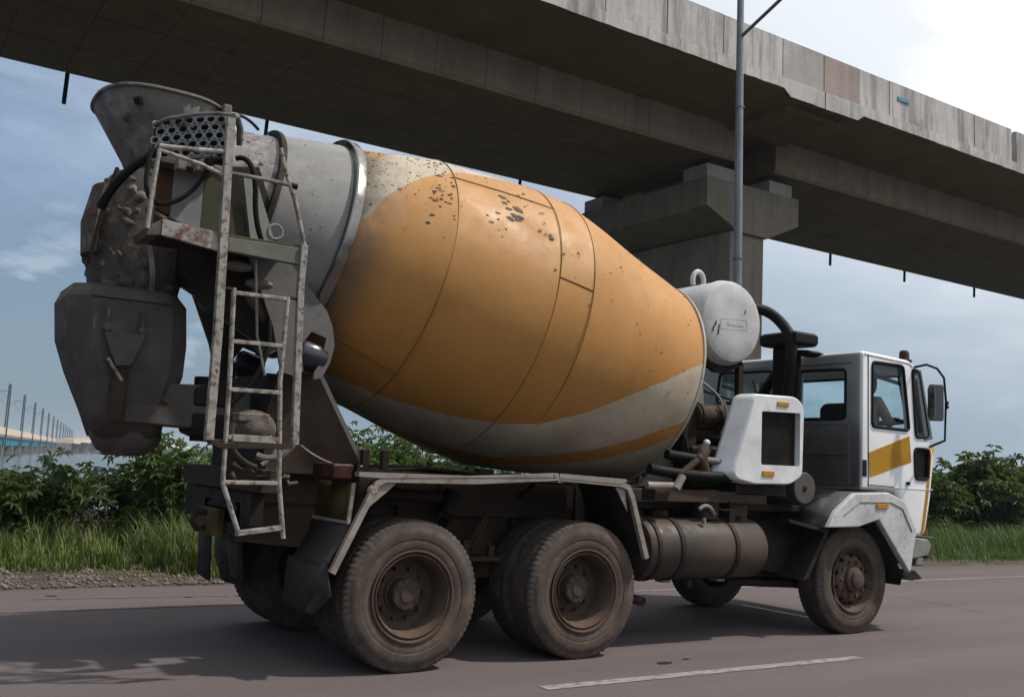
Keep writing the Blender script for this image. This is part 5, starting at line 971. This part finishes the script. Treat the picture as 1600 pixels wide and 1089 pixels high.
def build_cab():
    bo = solid_prism(OUT, 'xz', -1.12, 1.12, .065, 3); bi = solid_prism(INN, 'xz', -1.07, 1.07, .04, 2); bmesh.ops.reverse_faces(bi, faces=bi.faces)
    mi = bpy.data.meshes.new('t'); bi.to_mesh(mi); bo.from_mesh(mi); me = bpy.data.meshes.new('cab'); bo.to_mesh(me); bo.free(); bi.free()
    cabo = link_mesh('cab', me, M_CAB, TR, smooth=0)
    cut = MB()
    for w in (W_DOOR, W_QTR, W_LOW): cut.prism(rounded(w, .05, 3), 'xz', -1.3, -.9); cut.prism(rounded(w, .05, 3), 'xz', .9, 1.3)
    for w in (W_RL, W_RR): cut.prism(rounded(w, .06, 3), 'yz', 4.7, 5.0)
    cut.prism([(5.66, 2.56), (6.2, 2.56), (6.2, 1.98), (5.85, 1.98)], 'xz', -1.0, 1.0)
    co = bpy.data.objects.new('cutter', cut.mesh('cutter')); col.objects.link(co)
    md = cabo.modifiers.new('b', 'BOOLEAN'); md.object = co; md.operation = 'DIFFERENCE'; md.solver = 'EXACT'; md.use_self = True
    dg = bpy.context.evaluated_depsgraph_get(); nm = bpy.data.meshes.new_from_object(cabo.evaluated_get(dg)); cabo.modifiers.clear(); cabo.data = nm
    nm.polygons.foreach_set('use_smooth', [True]*len(nm.polygons)); nm.set_sharp_from_angle(angle=math.radians(28)); bpy.data.objects.remove(co)
    if not nm.materials: nm.materials.append(M_CAB)
    return cabo
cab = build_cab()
M_FENDER = mat('scuffed_fender_paint', (.70, .71, .73), .45, layers=(((.36, .33, .31), 6, .5, .72, A1, .6), ((.10, .06, .04), 22, .62, .7, A1, .8)), bump=.1); M_FTOP = mat('grimy_fender_top', (.085, .08, .08), .7, layers=(((.3, .3, .3), 5, .5, .72, A1, .6),)); M_DISC = mat('grey_intake_disc', (.11, .10, .095), .7); M_SHADE = mat('grey_shade_film', (.16, .18, .19), .6)
def window(poly, plane, c, name, m=M_BLACK, glass=True, inset=.02):
    P = rounded(poly, .05, 4); f3 = (lambda a, b, q: (a, q, b)) if plane == 'xz' else (lambda a, b, q: (q, a, b)); sgn = -1 if c < 0 else 1
    if plane == 'yz': sgn = -1
    w = part(MB().tube([f3(a, b, c) for a, b in P], .016, 6, closed=True), name, m, cab)
    if glass: part(MB().add([f3(a, b, c-sgn*inset) for a, b in P], [tuple(range(len(P)))]), 'pane', M_GLASS, w, smooth=0)
    return w
for s in (-1, 1):
    dw = window(W_DOOR, 'xz', s*1.12, 'door_window'); window(W_QTR, 'xz', s*1.12, 'quarter_window'); lw = window(W_LOW, 'xz', s*1.12, 'lower_window')
    part(MB().prism(rounded([(5.66, 1.835), (5.955, 1.835), (5.935, 1.475), (5.675, 1.475)], .06), 'xz', s*1.095, s*1.105), 'window_backing', M_BLACK, lw)
    part(MB().prism([(5.015, 2.625), (5.50, 2.63), (5.515, 2.53), (5.015, 2.545)], 'xz', s*1.085, s*1.09), 'sun_shade', M_SHADE, dw)
    part(MB().prism([(5.015, 2.53), (5.51, 2.475), (5.515, 2.435), (5.015, 2.49)], 'xz', s*1.078, s*1.084), 'window_bar', M_BLACK, dw)
    # wide black trim between quarter glass and windscreen pillar
    part(MB().prism([(5.70, 2.625), (5.79, 2.615), (5.985, 1.92), (5.85, 1.90)], 'xz', s*1.121, s*1.128), 'pillar_trim', M_SHADE, cab)
    # door: shut lines, belt crease and slash
    dl = part(MB().tube([(4.945, s*1.1215, 2.70), (4.955, s*1.1215, 1.42), (5.35, s*1.1215, 1.41)], .006, 5), 'door_shut_line', M_BLACK, cab)
    part(MB().tube([(4.96, s*1.121, 1.41), (5.30, s*1.121, 1.405), (5.99, s*1.121, 1.40)], .005, 5), 'belt_crease', M_WHITE, cab)
    part(MB().prism([(4.965, 1.735), (5.60, 1.93), (5.635, 1.67), (4.975, 1.495)], 'xz', s*1.1205, s*1.1235), 'yellow_slash', M_YEL, cab)
    part(MB().prism([(5.935, 1.86), (5.975, 1.75), (5.915, 1.33), (5.835, .96), (5.79, .96), (5.87, 1.33), (5.93, 1.75)], 'xz', s*1.1205, s*1.1235), 'yellow_edge_strip', M_YEL, cab)
    part(MB().tube([(4.90, s*1.118, 2.70), (5.58, s*1.118, 2.675), (5.66, s*1.118, 2.645)], .010, 6), 'drip_rail', M_CAB, cab)
    part(MB().box(4.87, 4.93, s*1.119, s*1.124, 1.50, 1.66), 'air_slot', M_BLACK, cab)
    part(MB().box(5.30, 5.42, s*1.12, s*1.145, 1.55, 1.585) if s > 0 else MB().box(5.55, 5.60, -1.135, -1.12, 1.44, 1.47), 'door_handle', M_BLACK, cab)
    # white front fender
    oz = [(4.28, 1.01), (4.40, 1.17), (4.66, 1.335), (5.18, 1.355), (5.42, 1.28), (5.615, 1.0), (5.52, .60)]; iz = [(5.50, .58), (5.02, 1.09), (4.72, 1.02)]
    fe = part(MB().prism(oz+iz, 'xz', s*1.20, s*1.13), 'front_fender', M_FENDER, cab, bev=.018)
    part(MB().add([(x, s*y, z) for x, z in oz[:6] for y in (1.15, .72)], [(2*i, 2*i+1, 2*i+3, 2*i+2) for i in range(5)]), 'fender_top', M_FTOP, fe, solid=.02)
    part(MB().tube([(x, s*1.203, z) for x, z in ((4.50, 1.13), (4.72, 1.255), (5.2, 1.26), (5.38, 1.20), (5.53, .98))], .006, 5), 'fender_crease', M_GREYP, fe)
    part(MB().box(4.97, 5.15, s*1.205, s*1.214, 1.20, 1.245), 'amber_reflector', M_AMBER, fe, bev=.003)
    part(MB().add([(x, s*y, z) for x, z in ((5.0, 1.06), (5.2, .9), (5.46, .55), (5.42, .46)) for y in (1.14, .75)], [(2*i, 2*i+1, 2*i+3, 2*i+2) for i in range(3)]), 'fender_liner', M_BLACK, fe, solid=.02)
    part(MB().prism([(3.86, 1.08), (4.42, .985), (4.13, .54), (4.06, .53), (4.36, .96), (3.87, 1.05)], 'xz', s*1.10, s*.74), 'front_mud_flap', M_DARK, cab)
    part(MB().prism([(3.86, 1.05), (4.36, .96), (4.08, .56), (3.52, .64)], 'xz', s*.80, s*.74), 'wheel_bay_panel', M_DARK, cab)
    # bumper and step
    bu = part(MB().prism([(5.62, .92), (5.86, .905), (5.92, .84), (5.86, .74), (5.60, .71)], 'xz', s*1.16, s*.6), 'bumper_end', M_GREYP, cab, bev=.015)
    part(MB().prism([(5.90, .92), (5.99, .93), (5.95, .74), (5.86, .71)], 'xz', s*1.14, s*.3), 'bumper_step', M_OLIVE, bu, bev=.01)
    part(MB().prism([(5.42, .53), (5.62, .60), (5.74, .52), (5.58, .50)], 'xz', s*1.17, s*.8), 'bumper_bracket', M_DARK, bu)
    # mirror (only the near one shows)
    if s > 0: continue
    ma = part(MB().tube([(5.69, s*1.12, 2.64), (5.70, s*1.25, 2.66), (5.76, s*1.33, 2.62), (5.83, s*1.36, 2.53), (5.86, s*1.36, 2.3), (5.855, s*1.35, 1.90), (5.82, s*1.30, 1.87), (5.93, s*1.13, 1.84)], .012, 8), 'mirror_arm', M_BLACK, cab)
    part(MB().loft([[(5.75+a*.055*k, s*(1.33+a*.03)+o_, z) for a, o_ in ((-1, -.02), (1, -.02), (1, .035), (-1, .035))] for z, k in ((2.09, .8), (2.12, 1), (2.42, 1), (2.46, .8))]), 'mirror_head', M_SHADE, ma, bev=.012)
    part(MB().loft([[(5.692+a*.004, s*1.31+b*.04, z) for a, b in ((-1, -1), (1, -1), (1, 1), (-1, 1))] for z in (2.13, 2.42)]), 'mirror_glass', M_RING, ma)
    for z in (2.28, 2.24): part(MB().sphere((5.875, s*1.36, z), .022, 10, 6), 'mirror_knob', M_BLACK, ma)

for w in (W_RL, W_RR): window(w, 'yz', 4.85, 'rear_window')
for x, z in ((4.849, 1.99),): part(MB().tube([(4.849, -.30, 2.0), (4.849, -.98, 2.0), (4.849, -.98, 1.42)], .007, 5), 'rear_panel_ridge', M_CAB, cab)
part(MB().tube([(4.849, -1.0, 2.62), (4.849, .95, 2.64)], .008, 5), 'rear_panel_ridge', M_CAB, cab)
part(MB().box(4.835, 4.85, -.98, -.35, 1.70, 1.715), 'rear_panel_ridge', M_CAB, cab)
part(MB().add([(5.70, -.98, 2.555), (5.70, .98, 2.555), (5.885, .98, 1.985), (5.885, -.98, 1.985)], [(0, 1, 2, 3)]), 'windscreen', M_GLASS, cab, smooth=0)
part(MB().tube([(5.715, -.99, 2.56), (5.715, .99, 2.56), (5.90, .99, 1.98), (5.90, -.99, 1.98)], .016, 6, closed=True), 'windscreen_seal', M_BLACK, cab)
part(MB().add([(6.047, -1.0, 1.72), (6.047, 1.0, 1.72), (5.995, 1.0, 1.36), (5.995, -1.0, 1.36)], [(0, 1, 2, 3)]), 'front_grille', M_BLACK, cab, solid=.01)
part(MB().add([(6.05, -1.10, 1.86), (6.05, -.92, 1.78), (5.90, -.92, .94), (5.90, -1.10, .94)], [(0, 1, 2, 3)]), 'yellow_front_strip', M_YEL, cab, solid=.012)
part(MB().box(5.88, 6.02, -1.0, 1.0, .62, .90), 'bumper', M_GREYP, cab, bev=.02)
bc = part(MB().lathe([(.065, 0), (.065, .02), (.05, .03), (.05, .09), (.035, .115), (.001, .12)], (5.66, -1.02, 2.70), (0, 0, 1), 20), 'beacon', M_RED, cab); part(MB().lathe([(.075, -.005), (.075, .015), (.05, .018)], (5.66, -1.02, 2.70), (0, 0, 1), 20), 'beacon_base', M_BLACK, bc)
adc = part(MB().cyl((4.19, -1.0, 1.36), (4.19, -.55, 1.36), .15, .15, 36), 'air_reservoir', M_DISC, bev=.015); part(MB().cyl((4.19, -1.012, 1.36), (4.19, -1.0, 1.36), .02, .03, 12), 'reservoir_plug', M_DARK, adc)
part(MB().box(4.3, 4.86, -.6, .6, 1.05, 1.36), 'engine_cover', M_DARK, cab, bev=.03)
# interior
part(MB().box(4.93, 5.40, -1.05, 1.05, 1.43, 1.50), 'cab_floor', M_SEAT, cab); part(MB().prism([(5.55, 1.5), (5.88, 1.5), (5.87, 1.93), (5.72, 1.95), (5.60, 1.80)], 'xz', -1.04, 1.04), 'dashboard', M_SEAT, cab, bev=.02)
for y in (-.72, .55):
    st = part(MB().loft([[(x+a*.07, y+b*w, z) for a, b in ((-1, -1), (1, -1), (1, 1), (-1, 1))] for x, z, w in ((5.15, 1.75, .23), (5.07, 2.03, .24), (5.04, 2.17, .22), (5.035, 2.23, .16))]), 'seat', M_SEAT, cab, bev=.03)
    part(MB().box(5.06, 5.56, y-.24, y+.24, 1.60, 1.71), 'seat_cushion', M_SEAT, st, bev=.03)
sw = part(MB().tube([(5.66+.20*math.cos(a), -.84+.20*math.sin(a), 2.075+.03*math.cos(a)) for a in [2*math.pi*k/32 for k in range(32)]], .015, 8, closed=True), 'steering_wheel', M_BLACK, cab)
for a in (.4, 2.5, 4.7): part(MB().cyl((5.66, -.84, 2.05), (5.66+.19*math.cos(a), -.84+.19*math.sin(a), 2.07+.03*math.cos(a)), .012, .012, 8), 'wheel_spoke', M_BLACK, sw)
part(MB().cyl((5.66, -.84, 2.05), (5.76, -.84, 1.80), .03, .03, 10), 'steering_column', M_BLACK, sw)
# ---------------------------------------------------------------- driver
def driver():
    px_, py_ = 5.225, -.80
    J = {'pel': (px_, py_, 1.80, .15), 'belly': (px_+.02, py_, 1.94, .145), 'chest': (px_+.06, py_, 2.12, .155), 'neckb': (px_+.10, py_, 2.27, .075), 'neck': (px_+.115, py_, 2.33, .052),
         'shR': (px_+.09, py_-.17, 2.22, .075), 'elR': (px_+.20, py_-.21, 2.03, .05), 'wrR': (px_+.36, py_-.12, 2.07, .033), 'shL': (px_+.09, py_+.17, 2.22, .075), 'elL': (px_+.22, py_+.22, 2.02, .05), 'wrL': (px_+.37, py_+.16, 2.06, .033),
         'hpR': (px_+.06, py_-.10, 1.79, .11), 'knR': (px_+.42, py_-.12, 1.80, .075), 'anR': (px_+.52, py_-.12, 1.56, .05), 'toR': (px_+.62, py_-.12, 1.53, .04), 'hpL': (px_+.06, py_+.10, 1.79, .11), 'knL': (px_+.42, py_+.12, 1.80, .075), 'anL': (px_+.50, py_+.12, 1.56, .05), 'toL': (px_+.60, py_+.12, 1.53, .04)}
    E = [('pel', 'belly'), ('belly', 'chest'), ('chest', 'neckb'), ('neckb', 'neck'), ('chest', 'shR'), ('shR', 'elR'), ('elR', 'wrR'), ('chest', 'shL'), ('shL', 'elL'), ('elL', 'wrL'), ('pel', 'hpR'), ('hpR', 'knR'), ('knR', 'anR'), ('anR', 'toR'), ('pel', 'hpL'), ('hpL', 'knL'), ('knL', 'anL'), ('anL', 'toL')]
    def skin(name, J, E, m, parent, root):
        ks = list(J); me = bpy.data.meshes.new(name); me.from_pydata([J[k][:3] for k in ks], [(ks.index(a), ks.index(b)) for a, b in E], []); o = bpy.data.objects.new(name, me); col.objects.link(o)
        md = o.modifiers.new('skin', 'SKIN'); md.use_smooth_shade = True
        for i, k in enumerate(ks): v = me.skin_vertices[0].data[i]; v.radius = (J[k][3], J[k][3]); v.use_root = (k == root)
        o.modifiers.new('sub', 'SUBSURF').render_levels = 2; o.modifiers[-1].levels = 2; me.materials.append(m); o.parent = parent; return o
    M_SKIN = mat('brown_skin', (.075, .04, .025), .55); M_SHIRT = mat('tan_shirt', (.20, .135, .085), .85); M_HAIR = mat('black_hair', (.008, .007, .007), .7)
    r = empty('person', (px_, py_, 1.76)); off = Vector((px_, py_, 1.73)); JJ = {k: (v[0]-off.x, v[1]-off.y, v[2]-off.z, v[3]) for k, v in J.items()}
    tag(r, 'driver in a tan shirt seated at the steering wheel inside the cab', 'person'); b = skin('body', JJ, E, M_SHIRT, r, 'pel')
    hx, hz = .135, .72                                     # head centre
    def hd(u, w, rx, ry, n=20): return [(hx+u+rx*math.cos(2*math.pi*k/n)*(1.12 if math.cos(2*math.pi*k/n) > 0 else 1), ry*math.sin(2*math.pi*k/n), hz+w) for k in range(n)]
    MB().loft([hd(-.01, -.135, .045, .045), hd(.02, -.115, .065, .055), hd(.022, -.07, .083, .067), hd(.012, -.01, .095, .075), hd(.005, .04, .098, .078), hd(0, .085, .085, .068), hd(-.005, .115, .05, .042), hd(-.005, .122, .015, .012)]).build('head', M_SKIN, r, smooth=60)
    MB().loft([[(hx+.112, -.008, hz+.02), (hx+.112, .008, hz+.02), (hx+.10, 0, hz+.02)], [(hx+.142, -.017, hz-.03), (hx+.142, .017, hz-.03), (hx+.10, 0, hz-.03)], [(hx+.11, -.012, hz-.04), (hx+.11, .012, hz-.04), (hx+.1, 0, hz-.04)]]).build('nose', M_SKIN, r, smooth=60)
    for s in (-1, 1): MB().sphere((hx+.0, s*.078, hz-.005), .03, 10, 6, (.7, .35, 1.1)).build('ear', M_SKIN, r); MB().sphere((hx+.098, s*.032, hz+.012), .011, 8, 6).build('eye', M_HAIR, r)
    MB().tube([(hx+.098, -.026, hz-.075), (hx+.108, 0, hz-.073), (hx+.098, .026, hz-.075)], .006, 6).build('mouth', M_HAIR, r)
    MB().loft([hd(-.03, -.03, .078, .079), hd(-.022, .03, .092, .083), hd(-.008, .075, .094, .076), hd(-.008, .112, .065, .055), hd(-.008, .13, .02, .02)]).build('hair', M_HAIR, r, smooth=60)
    for s, k in ((-1, 'wrR'), (1, 'wrL')):                 # hands curl round the wheel rim
        w = Vector(JJ[k][:3]); H = {'w': (*w, .028), 'p': (w.x+.05, w.y+s*-.005, w.z+.0, .03)}; EE = [('w', 'p')]
        for f in range(4):
            y = w.y+(f-1.5)*.019; L = (.9, 1.0, .97, .8)[f]; H['a%d' % f] = (w.x+.085, y, w.z+.012, .010); H['b%d' % f] = (w.x+.085+.03*L, y, w.z-.005, .009); H['c%d' % f] = (w.x+.085+.018*L, y, w.z-.035, .008); EE += [('p', 'a%d' % f), ('a%d' % f, 'b%d' % f), ('b%d' % f, 'c%d' % f)]
        H['t0'] = (w.x+.045, w.y-s*.035, w.z-.005, .011); H['t1'] = (w.x+.08, w.y-s*.045, w.z-.02, .009); EE += [('p', 't0'), ('t0', 't1')]; skin('hand', H, EE, M_SKIN, r, 'w')
driver()
